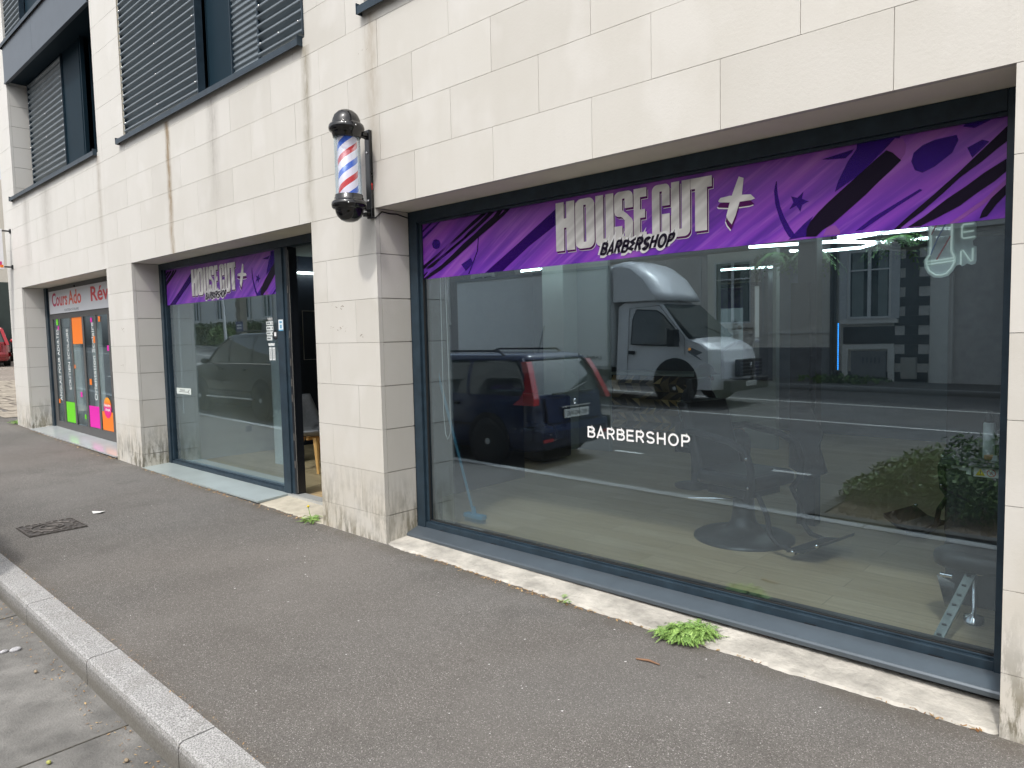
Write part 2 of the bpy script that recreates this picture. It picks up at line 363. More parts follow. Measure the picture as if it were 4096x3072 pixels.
def join(a, b): 
    o = len(a.v); a.v += b.v; a.f += [[i+o for i in f] for f in b.f]; a.m += b.m; a.t += b.t; a.sm += b.sm; return a
def gz(x):
    if x > -5: return .015-.0115*x
    if x > -10.57: return .015-.0115*x-.012*(x+5)
    return .203+(-10.57-x)*.037 if x > -45 else .203+34.43*.037
D = .312; LZ = 2.5667

# ------------------------------------------------------------------ ground
XS = sorted(set([-90, -70, -60, -50, -45, -40, -35, -30, -25, -20, -15, -12, -10.57, -9, -8, -7, -6, -5, -4, -3, -2, -1, 0, 1, 2, 3, 4, 5, 6, 8, 12, 20, 40, 60]))
def sheet(y0, y1, dz, xs=XS, dz1=None):
    m = MB(); n = len(xs)
    m.add([(x, y0, gz(x)+dz) for x in xs]+[(x, y1, gz(x)+(dz if dz1 is None else dz1)) for x in xs], [(i, i+1, n+i+1, n+i) for i in range(n-1)]); return m
g = MB(); g.add([(-400, -400, -2.2), (400, -400, -2.2), (400, 400, -2.2), (-400, 400, -2.2)], [(0, 1, 2, 3)]); struct('ground', g, ROADM)
struct('pavement', sheet(-2.035, .34, 0), PAV)
struct('road', sheet(-16.0, -2.19, -.135), ROADM)
struct('gutter', sheet(-2.74, -2.19, -.131, xs=[x for x in XS if x <= 1]+[1.9]), CONC)
pm = MB()
for i in range(-12, 2):
    x = 0.95+i*1.9+.0; pm.box(x, x+.007, -2.74, -2.19, gz(x)-.134, gz(x)-.127)
struct('gutter_joints', pm, pmat('gutter_joint', (.09, .085, .075), .9, var=.4, scale=30))
kb = MB(); x = -1.811-1.105*70
random.seed(3)
while x < 30:
    xa, xb = x+.004, x+1.1; za, zb = gz(xa)+.003, gz(xb)+.003; to = random.random()
    pr = [(-2.19, -.20), (-2.19, -.028), (-2.183, -.008), (-2.168, 0), (-2.037, .002), (-2.037, -.2)]
    kb.loft([[(xa, y, za+z) for y, z in pr], [(xb, y, zb+z) for y, z in pr]], 0)
    for q in range(len(kb.t)-8, len(kb.t)): kb.t[q] = to
    x += 1.105
struct('kerb', kb, GRAN)
kj = sheet(-2.186, -2.04, -.012); struct('kerb_bed', kj, MORT)
# earth and dry bits along the seams
struct('far_pavement', sheet(-18.5, -16.0, 0), PAV)
fk = MB(); fk.add([(x, -16.0, gz(x)-.2) for x in XS]+[(x, -16.0, gz(x)+.004) for x in XS]+[(x, -16.18, gz(x)+.004) for x in XS], [(i, i+1, len(XS)+i+1, len(XS)+i) for i in range(len(XS)-1)]+[(len(XS)+i, len(XS)+i+1, 2*len(XS)+i+1, 2*len(XS)+i) for i in range(len(XS)-1)])
struct('far_kerb', fk, GRAN)
LINE = pmat('road_paint', (.62, .61, .58), .7, var=.25, scale=25)
struct('lane_line', sheet(-9.49, -9.37, -.131, xs=[x for x in XS if -60 <= x <= 20]), LINE)
struct('centre_line', sheet(-12.7, -12.56, -.131, xs=[x for x in XS if -60 <= x <= 20]), LINE)
for i in range(-10, 2):
    x = .86+i*2.31; m = MB(); m.add([(x, -4.55, gz(x)-.130), (x+.46, -4.55, gz(x+.46)-.130), (x+.46, -4.45, gz(x+.46)-.130), (x, -4.45, gz(x)-.130)], [(0, 1, 2, 3)])
    struct('parking_dash', m, LINE)
# side yard beyond the corner of the building
sd = MB(); xs = [-90, -60, -45, -35, -30, -25, -20, -15, -12, -10.57]
n = len(xs); sd.add([(x, .3, gz(x)-.001) for x in xs]+[(x, 30, gz(x)-.001) for x in xs], [(i, i+1, n+i+1, n+i) for i in range(n-1)])
struct('side_yard', sd, asphalt('yard_asphalt', (.17, .145, .125), (.27, .235, .20), (.5, .47, .44), 120))
sv = MB(); random.seed(11)
xx = -20.8
while xx < -12.3:
    wx = random.uniform(.35, .9); yy = -1.0
    while yy < 3.4:
        wy = random.uniform(.5, 1.3); a = .05
        sv.add([(xx+a+random.uniform(-.03, .03), yy+a, gz(xx)+.012), (xx+wx-.03, yy+a+random.uniform(-.04, .04), gz(xx+wx)+.012), (xx+wx-.03, yy+wy-.03, gz(xx+wx)+.012), (xx+a, yy+wy-.03, gz(xx)+.012)], [(0, 1, 2, 3)], tone=random.random())
        yy += wy
    xx += wx
tag(obj('paving_slabs', sv, pmat('old_slab', (.31, .275, .225), .85, var=.35, scale=7, bump=.6, bscale=30)), kind='structure')

# ------------------------------------------------------------------ the stone building
BLD = thing('stone_building', 'long pale limestone building with shuttered upper windows above three shop bays', 'building', (0, 0, 0))
OPEN = [(-9.74, -5.70, -1, LZ), (-4.85, -.87, -1, LZ), (0, 3.928, -1, LZ),
        (-9.83, -5.76, 4.05, 6.50), (-4.845, -.86, 4.05, 6.0), (-.05, 3.9, 4.03, 6.0), (-9.83, -5.76, 6.53, 8.6)]
h = 1/3.; ztop = 9.0; zr = []; k = -8
while LZ+k*h < ztop: zr.append((k, LZ+k*h, LZ+(k+1)*h)); k += 1
st = MB(); bk = MB(); random.seed(5)
def solid(xc, zc): return not any(a < xc < b and c < zc < d for a, b, c, d in OPEN)
GJ = .0013
for k, z0, z1 in zr:
    off = .472 if (k >= 0 and k % 2 == 0) or (k < 0 and k % 2 == 1) else .092
    js = []; j = off-.76*16
    while j < 12: js.append(j); j += .76
    js = [j for j in js if -10.55 < j < 11.9]
    zb = sorted(set([z0, z1]+[c for o in OPEN for c in o[2:] if z0 < c < z1]))
    xb = sorted(set([-10.575, 12.0]+js+[o[i] for o in OPEN for i in (0, 1)]))
    jset = set(js)
    # tone per block
    tone = {}
    for zi in range(len(zb)-1):
        for xi in range(len(xb)-1):
            xa, xc, za, zc = xb[xi], xb[xi+1], zb[zi], zb[zi+1]
            if not solid((xa+xc)/2, (za+zc)/2): continue
            bid = sum(1 for q in js if q <= xa+1e-6)
            if bid not in tone: tone[bid] = random.random()
            la = GJ if xa in jset else 0; lc = GJ if xc in jset else 0
            lo = GJ if abs(za-z0) < 1e-6 else 0; hi = GJ if abs(zc-z1) < 1e-6 else 0
            dy = random.uniform(0, .0012)
            st.box(xa+la, xc-lc, -dy, .035, za+lo, zc-hi, 0, tone[bid])
            ia = .012 if not solid(xa-.01, (za+zc)/2) else 0; ic = .012 if not solid(xc+.01, (za+zc)/2) else 0
            ja = .012 if not solid((xa+xc)/2, za-.01) else 0; jc = .012 if not solid((xa+xc)/2, zc+.01) else 0
            bk.box(xa+ia, xc-ic, .006, .30, za+ja, zc-jc, 0)
    # reveals of the openings (slabs returning into the wall)
    for a, b, c, d in OPEN:
        if c > 6.4: continue
        zz0, zz1 = max(z0, c), min(z1, d)
        if zz1-zz0 < .02: continue
        for xe, sgn in ((a, 1), (b, -1)):
            if c > 0 and a > -9: continue
            st.box(min(xe, xe-sgn*.03), max(xe, xe-sgn*.03), .038, D+.02, zz0+.003, zz1-.003, 0, random.random()*.7)
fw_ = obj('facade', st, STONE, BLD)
obj('joint_backing', bk, MORT, BLD)
so_ = MB()
for a, b, c, d in OPEN[:3]: so_.box(a, b, .036, .42, LZ+.001, LZ+.03)
obj('soffit', so_, SOFF, BLD)
ew = MB(); ew.box(-10.56, -10.3, .30, 9, -.5, 9); ew.box(-10.56, 12, 8.6, 9, -.5, 9); ew.box(11.7, 12, .3, 9, -.5, 9); ew.box(-10.56, 12, .3, 9, 8.99, 9.2)
obj('side_wall', ew, pmat('render_wall', (.6, .57, .52), .8), BLD)
up_ = MB(); up_.box(-10.3, 11.7, .45, 8.6, 3.0, 3.3); obj('upper_floor', up_, MORT, BLD)
us = MB(); us.box(-10.3, 11.7, .70, .75, 3.3, 8.9); obj('dark_lining', us, DARKM, BLD)

# corrugated shutters
def corr(x0, x1, y, z0, z1, pitch=.080, dep=.042, n=10):
    m = MB(); prof = []; z = z0
    while z < z1:
        for k in range(n):
            a = k/n; s_ = .5-.5*math.cos(2*math.pi*a); s_ = min(1, max(0, (s_-.5)*1.5+.5))
            prof.append((y-dep*s_, min(z+pitch*a, z1)))
        z += pitch
    m.add([(x0, p[0], p[1]) for p in prof]+[(x1, p[0], p[1]) for p in prof], [(i, len(prof)+i, len(prof)+i+1, i+1) for i in range(len(prof)-1)], smooth=True)
    return m
def shutter(x0, x1, y, z0, z1, pitch=.08, parent=BLD, lab=None, dep=.042, screws=True):
    o = obj('shutter', corr(x0, x1, y, z0, z1, pitch, dep), ANTH2, parent, smooth=True, label=lab)
    f = MB(); f.box(x0-.008, x0, y-.03, y+.03, z0, z1); f.box(x1, x1+.012, y-.045, y+.03, z0, z1); f.box(x0, x1, y+.004, y+.03, z0, z1)
    obj('shutter_frame', f, ANTH, o)
    if screws:
        for xq in (x0+.05, (x0+x1)/2, x1-.05):
            z = z0+.12
            while z < min(z1-.1, z0+1.6): s_ = MB(); s_.ball((xq, y-dep-.002, z), .009, 6); obj('screw', s_, CHROME, o); z += pitch*4
    return o
def sill(x0, x1, z, y0=-.05, hgt=.06):
    m = MB(); m.loft([[(x0, y0, z-hgt), (x0, y0, z-.004), (x0, .05, z+.006), (x0, .05, z-.01), (x0, y0+.006, z-.014), (x0, y0+.006, z-hgt)], [(x1, y0, z-hgt), (x1, y0, z-.004), (x1, .05, z+.006), (x1, .05, z-.01), (x1, y0+.006, z-.014), (x1, y0+.006, z-hgt)]])
    for xe in (x0, x1): m.box(xe-.004, xe+.004, y0-.003, .03, z-hgt, z+.018)
    return obj('window_sill', m, ANTH, BLD)
# upper left: recessed bay with metal band
shutter(-9.74, -7.92, .30, 4.06, 6.2, .090, dep=.034)
m = MB(); m.box(-7.90, -7.02, .28, .31, 4.05, 6.5); m.box(-7.90, -7.885, .27, .28, 4.05, 6.4); m.box(-7.14, -7.13, .272, .28, 4.05, 6.4); m.box(-7.04, -7.02, .26, .28, 4.05, 6.4)
obj('dark_panel', m, DARKM, BLD)
m = MB(); m.box(-7.0, -5.76, .40, .44, 4.05, 6.5)
for q in range(4): m.box(-6.98+q*.10, -6.965+q*.10, .36, .40, 4.05, 6.4)
obj('window_reveal_panel', m, DARKM, BLD)
m = MB(); m.box(-9.83, -5.765, .0, .44, 5.94, 5.97); obj('metal_soffit', m, DARKM, BLD)
m = MB(); m.box(-9.845, -8.20, -.02, .03, 5.91, 6.475); m.box(-8.195, -5.765, -.02, .03, 5.91, 6.475); m.box(-9.845, -5.765, -.028, .0, 5.90, 5.925)
obj('metal_band', m, pmat('band_metal', (.10, .12, .145), .42, .2, var=.06), BLD)
m = MB(); m.box(-9.745, -9.715, .27, .33, 4.05, 6.0); obj('shutter_post', m, ANTH, BLD)
sill(-9.93, -5.79, 4.07); sill(-9.92, -5.76, 6.54)
shutter(-9.80, -8.9, .06, 6.56, 8.5, .085, screws=False)
m = MB(); m.box(-8.88, -7.9, .1, .13, 6.55, 8.6); m.box(-8.0, -7.98, .06, .1, 6.55, 8.6); m.box(-7.9, -7.88, .06, .1, 6.55, 8.6); obj('dark_panel', m, DARKM, BLD)
shutter(-7.86, -5.8, .06, 6.56, 8.5, .085, screws=False)
# upper middle
shutter(-4.79, -2.80, .03, 4.07, 6.0, .080)
m = MB(); m.box(-2.775, -2.25, .09, .12, 4.05, 6.0); m.box(-2.76, -2.752, .08, .09, 4.05, 6.0); m.box(-2.30, -2.292, .08, .09, 4.05, 6.0)
m.box(-2.25, -2.20, .05, .15, 4.05, 6.0); m.box(-2.185, -2.165, .03, .15, 4.05, 6.0); m.box(-2.155, -2.145, .02, .15, 4.05, 6.0)
obj('dark_panel', m, DARKM, BLD)
shutter(-2.13, -1.615, .045, 4.07, 6.0, .055, dep=.014, screws=False)
shutter(-1.59, -.87, .03, 4.07, 6.0, .080)
m = MB(); m.box(-4.84, -4.80, .0, .03, 4.07, 6.0); m.box(-4.83, -4.826, -.01, .0, 4.07, 6.0); obj('jamb_strip', m, pmat('jamb_beige', (.35, .33, .28), .6), BLD)
sill(-4.985, -.893, 4.045)
# upper right
m = MB(); m.box(-.05, 3.9, .08, .12, 4.03, 6.0); obj('dark_panel', m, DARKM, BLD)
shutter(.02, 1.9, .05, 4.06, 6.0, .08, screws=False)
sill(-.075, 3.95, 4.03)

# ---- shop bay frames
def frame_bay(name, rects, parent=BLD, mat=ANTH, glass=None, bev=.003):
    m = MB()
    for r in rects: m.box(*r)
    o = obj(name, m, mat, parent, bevel=bev)
    if glass:
        q = MB(); q.box(*glass); obj('glass_pane', q, GLASS, o)
    return o
W1 = frame_bay('shop_window', [(0.001, .095, D, .40, .0, LZ), (.095, .122, .335, .40, .14, 2.48), (3.86, 3.927, D, .40, 0, LZ), (.095, 3.86, D, .40, 2.478, 2.5665), (.095, 3.86, .33, .40, 2.462, 2.478),
   (.095, 3.86, .318, .40, .095, .140), (.122, 3.86, .342, .40, .140, .152)], glass=(.10, 3.88, .356, .366, .145, 2.47))
m = MB(); m.loft([[(x, .20, .030), (x, .197, .052), (x, .205, .062), (x, .318, .098), (x, .318, .06), (x, .21, .03)] for x in (-.0+.002, 3.926)])
obj('window_board', m, pmat('sill_metal', (.085, .105, .125), .35, .3, var=.1), W1, bevel=.002)
for i in range(7): m = MB(); m.box(.25+i*.56, .31+i*.56, .3160, .319, .096, .104); obj('drain_slot', m, BLACK, W1)
m = MB(); m.box(0.005, 3.92, .26, .33, -.04, .05); obj('shadow_gap', m, BLACK, BLD)  # black bar that paints the shade under the window board
m = MB(); m.box(.12, .175, .368, .43, .15, 2.5); m.box(.12, 3.9, .368, .42, .10, .155); m.box(.12, 3.9, .368, .45, 2.40, 2.55); obj('inner_frame', m, BLACK, W1)
m = MB(); m.box(.10, 3.87, .345, .3555, .152, .158); m.box(.118, .128, .34, .3555, .15, 2.045); obj('seal', m, RUB, W1)
# bay 2
W2 = frame_bay('shop_window', [(-4.849, -4.775, D, .42, .06, LZ), (-4.775, -4.745, .335, .42, .14, 2.49), (-4.775, -.88, D, .42, 2.49, 2.5665), (-4.775, -2.05, D+.01, .42, .085, .125), (-4.745, -2.05, .34, .42, .125, .142),
   (-2.06, -1.93, D+.006, .42, .085, 2.49), (-1.93, -1.88, D+.022, .42, .085, 2.49), (-.93, -.872, D, .42, .085, 2.49)], glass=(-4.76, -2.05, .356, .366, .13, 2.495))
# raised slab under bay 2 window
m = MB(); m.loft([[(x, -.012, z0), (x, -.012, z0+.018), (x, .33, z0+.034), (x, .33, z0+.014)] for x, z0 in ((-4.85, .057), (-1.97, .052))])
tag(obj('sill_slab', m, SLAB, BLD, bevel=.002), )
m = MB(); m.box(-1.97, -.87, .30, .42, .06, .088); obj('threshold', m, pmat('alu', (.6, .62, .62), .4, .6, var=.1), BLD)
m = MB(); m.box(-4.85, -1.985, .02, .33, -.02, .058); obj('slab_bed', m, MORT, BLD)
# bay 3
GF = pmat('grey_frame', (.085, .085, .085), .5, var=.05)
W3 = frame_bay('school_window', [(-9.739, -9.62, D, .42, .12, LZ)], glass=(-9.47, -5.705, .356, .366, .26, 2.40), mat=ANTH)
m = MB(); m.box(-9.62, -5.70, .345, .42, 2.40, LZ); m.box(-9.62, -9.46, .345, .42, .18, 2.40); m.box(-9.46, -5.70, .340, .42, .18, .315); m.box(-9.46, -5.70, .345, .42, 2.03, 2.13)
for xa, xc in ((-9.134, -9.055), (-8.57, -8.491), (-7.99, -7.911), (-7.426, -7.348), (-6.86, -6.78)): m.box(xa, xc, .347, .355, .315, 2.03)
obj('window_frame', m, GF, W3)
for xa in (-8.9, -6.9): m = MB(); m.box(xa, xa+.7, .33, .345, 2.50, 2.53); obj('vent', m, BLACK, W3)
m = MB(); m.loft([[(x, -.02, z0), (x, -.02, z0+.02), (x, .345, z0+.045), (x, .345, z0+.02)] for x, z0 in ((-9.74, .176), (-5.70, .112))]); obj('sill_slab', m, SLAB2, BLD)
m = MB(); m.loft([[(x, .02, -.1), (x, .02, z0), (x, .345, z0+.02), (x, .345, -.1)] for x, z0 in ((-9.74, .174), (-5.70, .11))]); obj('slab_bed', m, MORT, BLD)
m = MB(); random.seed(17)
for x0_, z0_, n_ in ((-.50, 1.86, 9), (-.47, 1.68, 7), (-.62, 1.69, 4), (-5.25, 1.78, 8), (-5.3, 1.32, 5), (-.22, 1.62, 4), (-.10, 3.72, 3)):
    for _ in range(n_):
        a = x0_+random.gauss(0, .035); b_ = z0_+random.gauss(0, .010); L = random.uniform(.006, .028); t_ = random.uniform(-.9, .9)
        m.add([(a, -.0022, b_), (a+L*math.cos(t_), -.0022, b_+L*math.sin(t_)), (a+L*math.cos(t_)+.003, -.0022, b_+L*math.sin(t_)+.003), (a+.002, -.0022, b_+.003)], [(0, 1, 2, 3)])
obj('scuff_marks', m, pmat('scuff_brown', (.20, .14, .10), .9, var=.3), BLD)
# concrete thresholds with ragged front edge
def ragged(x0, x1, seed, yb=.33, dz=.012):
    random.seed(seed); m = MB(); n = 220; fr = []; bk_ = []; wk = 0
    for i in range(n+1):
        x = x0+(x1-x0)*i/n; wk = (wk*.84+random.gauss(0, .0038)) if i else 0; y = -.010+.012*math.sin(x*1.1+seed)+wk+random.uniform(-.002, .002)
        if i in (0, n): y = .02
        fr.append((x, y, gz(x)+.001)); bk_.append((x, y+.015, gz(x)+dz+random.uniform(-.002, .002)))
    b2 = [(x, yb, gz(x)+dz+.02) for x, _, _ in fr]
    m.add(fr+bk_+b2, [(i, i+1, n+1+i+1, n+1+i) for i in range(n)]+[(n+1+i, n+2+i, 2*n+3+i, 2*n+2+i) for i in range(n)]); return m
obj('stone_threshold', ragged(.002, 3.926, 2), MARBLE, BLD)
obj('door_step', ragged(-1.97, -.872, 4, .32, .010), pmat('step_concrete', (.42, .39, .32), .85, var=.15, scale=8, bump=.5, bscale=80), BLD)

# ------------------------------------------------------------------ banners on the glass
ART =  {'K':[[(0.113,2.141),(0.257,2.204),(0.45,2.295),(0.563,2.352),(0.672,2.413),(0.786,2.466),(0.815,2.465),(0.717,2.418),(0.61,2.368),(0.514,2.32),(0.384,2.264),(0.257,2.199),(0.116,2.126)],[(0.151,2.124),(0.273,2.175),(0.431,2.237),(0.561,2.299),(0.632,2.345),(0.739,2.4),(0.858,2.467),(0.894,2.467),(0.791,2.409),(0.7,2.363),(0.616,2.325),(0.513,2.283),(0.415,2.233),(0.315,2.188),(0.229,2.14)],[(0.175,2.072),(0.329,2.132),(0.446,2.193),(0.575,2.266),(0.699,2.327),(0.79,2.378),(0.885,2.423),(0.943,2.469),(0.971,2.468),(0.921,2.424),(0.834,2.378),(0.714,2.32),(0.606,2.268),(0.478,2.195),(0.345,2.13),(0.226,2.081)],[(0.113,2.044),(0.226,2.084),(0.345,2.13),(0.51,2.214),(0.652,2.285),(0.818,2.36),(0.978,2.441),(1.013,2.468),(1.04,2.467),(0.984,2.431),(0.826,2.354),(0.728,2.308),(0.589,2.238),(0.445,2.166),(0.311,2.105),(0.156,2.043)],[(0.114,2.075),(0.167,2.103),(0.169,2.094),(0.118,2.058)],[(3.034,2.056),(3.037,2.096),(3.055,2.13),(3.091,2.168),(3.137,2.209),(3.206,2.264),(3.256,2.303),(3.31,2.346),(3.358,2.383),(3.394,2.41),(3.421,2.394),(3.457,2.354),(3.417,2.317),(3.365,2.274),(3.312,2.225),(3.257,2.181),(3.207,2.141),(3.162,2.105),(3.115,2.081),(3.083,2.052)],[(3.431,2.047),(3.496,2.104),(3.594,2.184),(3.687,2.265),(3.776,2.349),(3.872,2.439),(3.873,2.373),(3.82,2.335),(3.768,2.293),(3.688,2.239),(3.623,2.179),(3.546,2.114),(3.492,2.076),(3.454,2.046)],[(3.487,2.049),(3.556,2.091),(3.642,2.155),(3.711,2.198),(3.778,2.245),(3.874,2.300),(3.875,2.254),(3.815,2.203),(3.749,2.161),(3.690,2.118),(3.60,2.075),(3.54,2.049)],[(3.773,2.084),(3.807,2.137),(3.867,2.194),(3.875,2.162),(3.825,2.108),(3.791,2.061),(3.764,2.054)]],'D':[[(0.119,2.368),(0.198,2.41),(0.31,2.463),(0.327,2.461),(0.215,2.397),(0.118,2.349)],[(0.116,2.4),(0.182,2.431),(0.243,2.465),(0.218,2.467),(0.121,2.419)],[(0.613,2.05),(0.71,2.205),(0.734,2.359),(0.741,2.358),(0.721,2.204),(0.628,2.049)],[(0.546,2.125),(0.648,2.164),(0.669,2.125),(0.591,2.073)],[(0.228,2.307),(0.246,2.333),(0.275,2.337),(0.312,2.323),(0.324,2.297),(0.31,2.271),(0.272,2.261),(0.239,2.275)],[(2.945,2.05),(3.025,2.122),(3.067,2.153),(3.043,2.107),(3.034,2.056)],[(2.881,2.351),(2.871,2.303),(2.877,2.24),(2.9,2.162),(2.926,2.102),(2.951,2.062),(2.992,2.053),(2.957,2.105),(2.925,2.165),(2.903,2.224),(2.89,2.288),(2.885,2.351)],[(3.268,2.479),(3.46,2.481),(3.446,2.45),(3.389,2.417),(3.337,2.37),(3.261,2.308),(3.169,2.255),(3.183,2.303),(3.227,2.389),(3.265,2.44)],[(3.498,2.341),(3.507,2.378),(3.542,2.404),(3.59,2.419),(3.673,2.423),(3.68,2.399),(3.658,2.35),(3.592,2.303),(3.543,2.284),(3.513,2.3)],[(3.106,2.42),(3.204,2.434),(3.254,2.442),(3.243,2.427),(3.216,2.406),(3.136,2.414)],[(3.697,2.453),(3.711,2.476),(3.809,2.477),(3.792,2.459),(3.739,2.439)],[(3.713,2.361),(3.767,2.384),(3.793,2.371),(3.732,2.315)],[(3.264,2.058),(3.34,2.112),(3.444,2.167),(3.535,2.214),(3.545,2.207),(3.445,2.15),(3.367,2.103),(3.297,2.06)],[(3.02,2.279),(3.012,2.245),(3.047,2.228),(3.013,2.215),(3.005,2.182),(2.985,2.216),(2.949,2.201),(2.97,2.233),(2.958,2.265),(2.99,2.253)]],'L':[[(3.497,2.048),(3.585,2.114),(3.689,2.18),(3.822,2.268),(3.826,2.26),(3.689,2.159),(3.596,2.086),(3.537,2.046)],[(3.649,2.044),(3.781,2.135),(3.874,2.224),(3.874,2.193),(3.781,2.114),(3.682,2.048)],[(3.389,2.417),(3.43,2.456),(3.461,2.45),(3.477,2.417),(3.472,2.379),(3.452,2.352),(3.421,2.394),(3.394,2.41)],[(3.115,2.051),(3.138,2.096),(3.173,2.095),(3.196,2.065),(3.194,2.051)]],'V':[[(0.786,2.043),(1.135,2.234),(1.445,2.409),(1.443,2.306),(1.2,2.188),(0.958,2.037)]],'plus':[[(2.683,2.408),(2.71,2.396),(2.701,2.313),(2.683,2.26),(2.665,2.206),(2.644,2.163),(2.623,2.189),(2.613,2.212),(2.629,2.267),(2.647,2.321),(2.671,2.379)],[(2.567,2.296),(2.58,2.311),(2.629,2.315),(2.689,2.312),(2.748,2.306),(2.773,2.281),(2.748,2.276),(2.689,2.276),(2.629,2.28),(2.574,2.289)]]}
SILV = letters_metal('silver_print'); PK = ink('print_black', (.010, .005, .020), .93); PD = ink('print_violet', (.045, .010, .26), .62)
PL = ink('print_pink', (.42, .14, .55), .55); PV = ink('print_dark_band', (.03, .0, .16), .65); MAR = ink('print_maroon', (.09, .008, .10), 1); WHI = ink('print_white', (.78, .78, .78), 1)
def clip(pts, a, b):
    for sgn, lim in ((1, a), (-1, -b)):
        out = []
        for i in range(len(pts)):
            p, q = pts[i], pts[(i+1) % len(pts)]; ip, iq = sgn*p[0] >= lim, sgn*q[0] >= lim
            if ip: out.append(p)
            if ip != iq:
                t_ = (sgn*lim-p[0])/(q[0]-p[0]); out.append((sgn*lim, p[1]+t_*(q[1]-p[1])))
        pts = out
        if not pts: return pts
    return pts
def rr(x0, x1, z0, z1, r, tl=1, tr=1, br=1, bl=1):
    o = []
    for cx, cz, a0, on in ((x1-r, z1-r, 0, tr), (x0+r, z1-r, 90, tl), (x0+r, z0+r, 180, bl), (x1-r, z0+r, 270, br)):
        if on: o += [(cx+r*math.cos(R(a0+k*15)), cz+r*math.sin(R(a0+k*15))) for k in range(7)]
        else: o.append((x1 if a0 in (0, 270) else x0, z1 if a0 in (0, 90) else z0))
    return o
def letter(ch, x0, x1, z0, z1):
    """list of simple polygons for one heavy condensed letter; slit s wide"""
    s = (x1-x0)*.13; c = (x0+x1)/2; a, b = c-s/2, c+s/2; H = z1-z0; r = (x1-x0)*.3; B = lambda p, q, u, v: [(p, u), (q, u), (q, v), (p, v)]
    if ch == 'H': return [B(x0, a, z0, z1), B(b, x1, z0, z1), B(a, b, z0+H*.47, z0+H*.66)]
    if ch == 'O': return [rr(x0, a, z0, z1, r, 1, 0, 0, 1), rr(b, x1, z0, z1, r, 0, 1, 1, 0), B(a, b, z0, z0+H*.13), B(a, b, z1-H*.13, z1)]
    if ch == 'U': return [rr(x0, a, z0, z1, r, 0, 0, 0, 1), rr(b, x1, z0, z1, r, 0, 0, 1, 0), B(a, b, z0, z0+H*.14)]
    if ch == 'C': return [rr(x0, a, z0, z1, r, 1, 0, 0, 1), rr(b, x1, z1-H*.40, z1, r*.9, 0, 1, 0, 0), rr(b, x1, z0, z0+H*.45, r*.9, 0, 0, 1, 0), B(a, b, z0, z0+H*.13), B(a, b, z1-H*.13, z1)]
    if ch == 'S': return [rr(x0, a, z0+H*.52, z1, r*.9, 1, 0, 0, 1), rr(b, x1, z1-H*.33, z1, r*.9, 0, 1, 0, 0), B(a, b, z1-H*.14, z1), B(a, b, z0, z0+H*.14),
                          rr(b, x1, z0, z0+H*.50, r*.9, 0, 1, 1, 0), rr(x0, a, z0, z0+H*.34, r*.9, 0, 0, 0, 1), [(x0+.3*(a-x0), z0+H*.56), (a, z0+H*.50), (b, z0+H*.44), (x1-.1*(x1-b), z0+H*.44), (b+.3*(x1-b), z0+H*.56), (a, z0+H*.64)]]
    if ch == 'E': return [B(x0, c, z0, z1), B(c, x1, z1-H*.17, z1), B(c, x1-.01, z0+H*.44, z0+H*.60), B(c, x1, z0, z0+H*.17)]
    if ch == 'T': return [B(x0+(x1-x0)*.22, x1-(x1-x0)*.22, z0, z1-H*.12), B(x0, x1, z1-H*.20, z1)]
LET = [('H', 1.443, 1.594), ('O', 1.600, 1.748), ('U', 1.757, 1.890), ('S', 1.895, 2.027), ('E', 2.033, 2.120), ('C', 2.157, 2.272), ('U', 2.282, 2.400), ('T', 2.402, 2.530)]
def arc(cx, cz, rx, rz, a0, a1, n=9): return [(cx+rx*math.cos(R(a0+(a1-a0)*i/n)), cz+rz*math.sin(R(a0+(a1-a0)*i/n))) for i in range(n+1)]
GLY = {'B': (.60, [[(.10, 0), (.10, 1)], [(.10, .93), (.34, .93)]+arc(.34, .735, .17, .195, 90, -90)+[(.10, .54)], [(.10, .54), (.36, .54)]+arc(.36, .305, .19, .235, 90, -90)+[(.10, .07)]]),
 'A': (.66, [[(.07, 0), (.33, .97), (.59, 0)], [(.17, .30), (.49, .30)]]), 'R': (.62, [[(.10, 0), (.10, 1)], [(.10, .93), (.35, .93)]+arc(.35, .70, .18, .23, 90, -90)+[(.10, .47)], [(.33, .45), (.54, 0)]]),
 'E': (.56, [[(.10, 0), (.10, 1)], [(.10, .93), (.52, .93)], [(.10, .51), (.48, .51)], [(.10, .07), (.53, .07)]]), 'S': (.60, [arc(.30, .715, .21, .225, 20, 270, 14)[:14]+arc(.30, .275, .22, .215, 90, -160, 14)]),
 'Z': (.56, [[(.50, .95), (.12, .80), (.42, .55), (.08, .28), (.52, .06)]]),
 'H': (.64, [[(.10, 0), (.10, 1)], [(.54, 0), (.54, 1)], [(.10, .50), (.54, .50)]]), 'O': (.72, [arc(.36, .5, .27, .445, 0, 360, 28)]), 'P': (.58, [[(.10, 0), (.10, 1)], [(.10, .93), (.34, .93)]+arc(.34, .69, .18, .24, 90, -90)+[(.10, .45)]])}
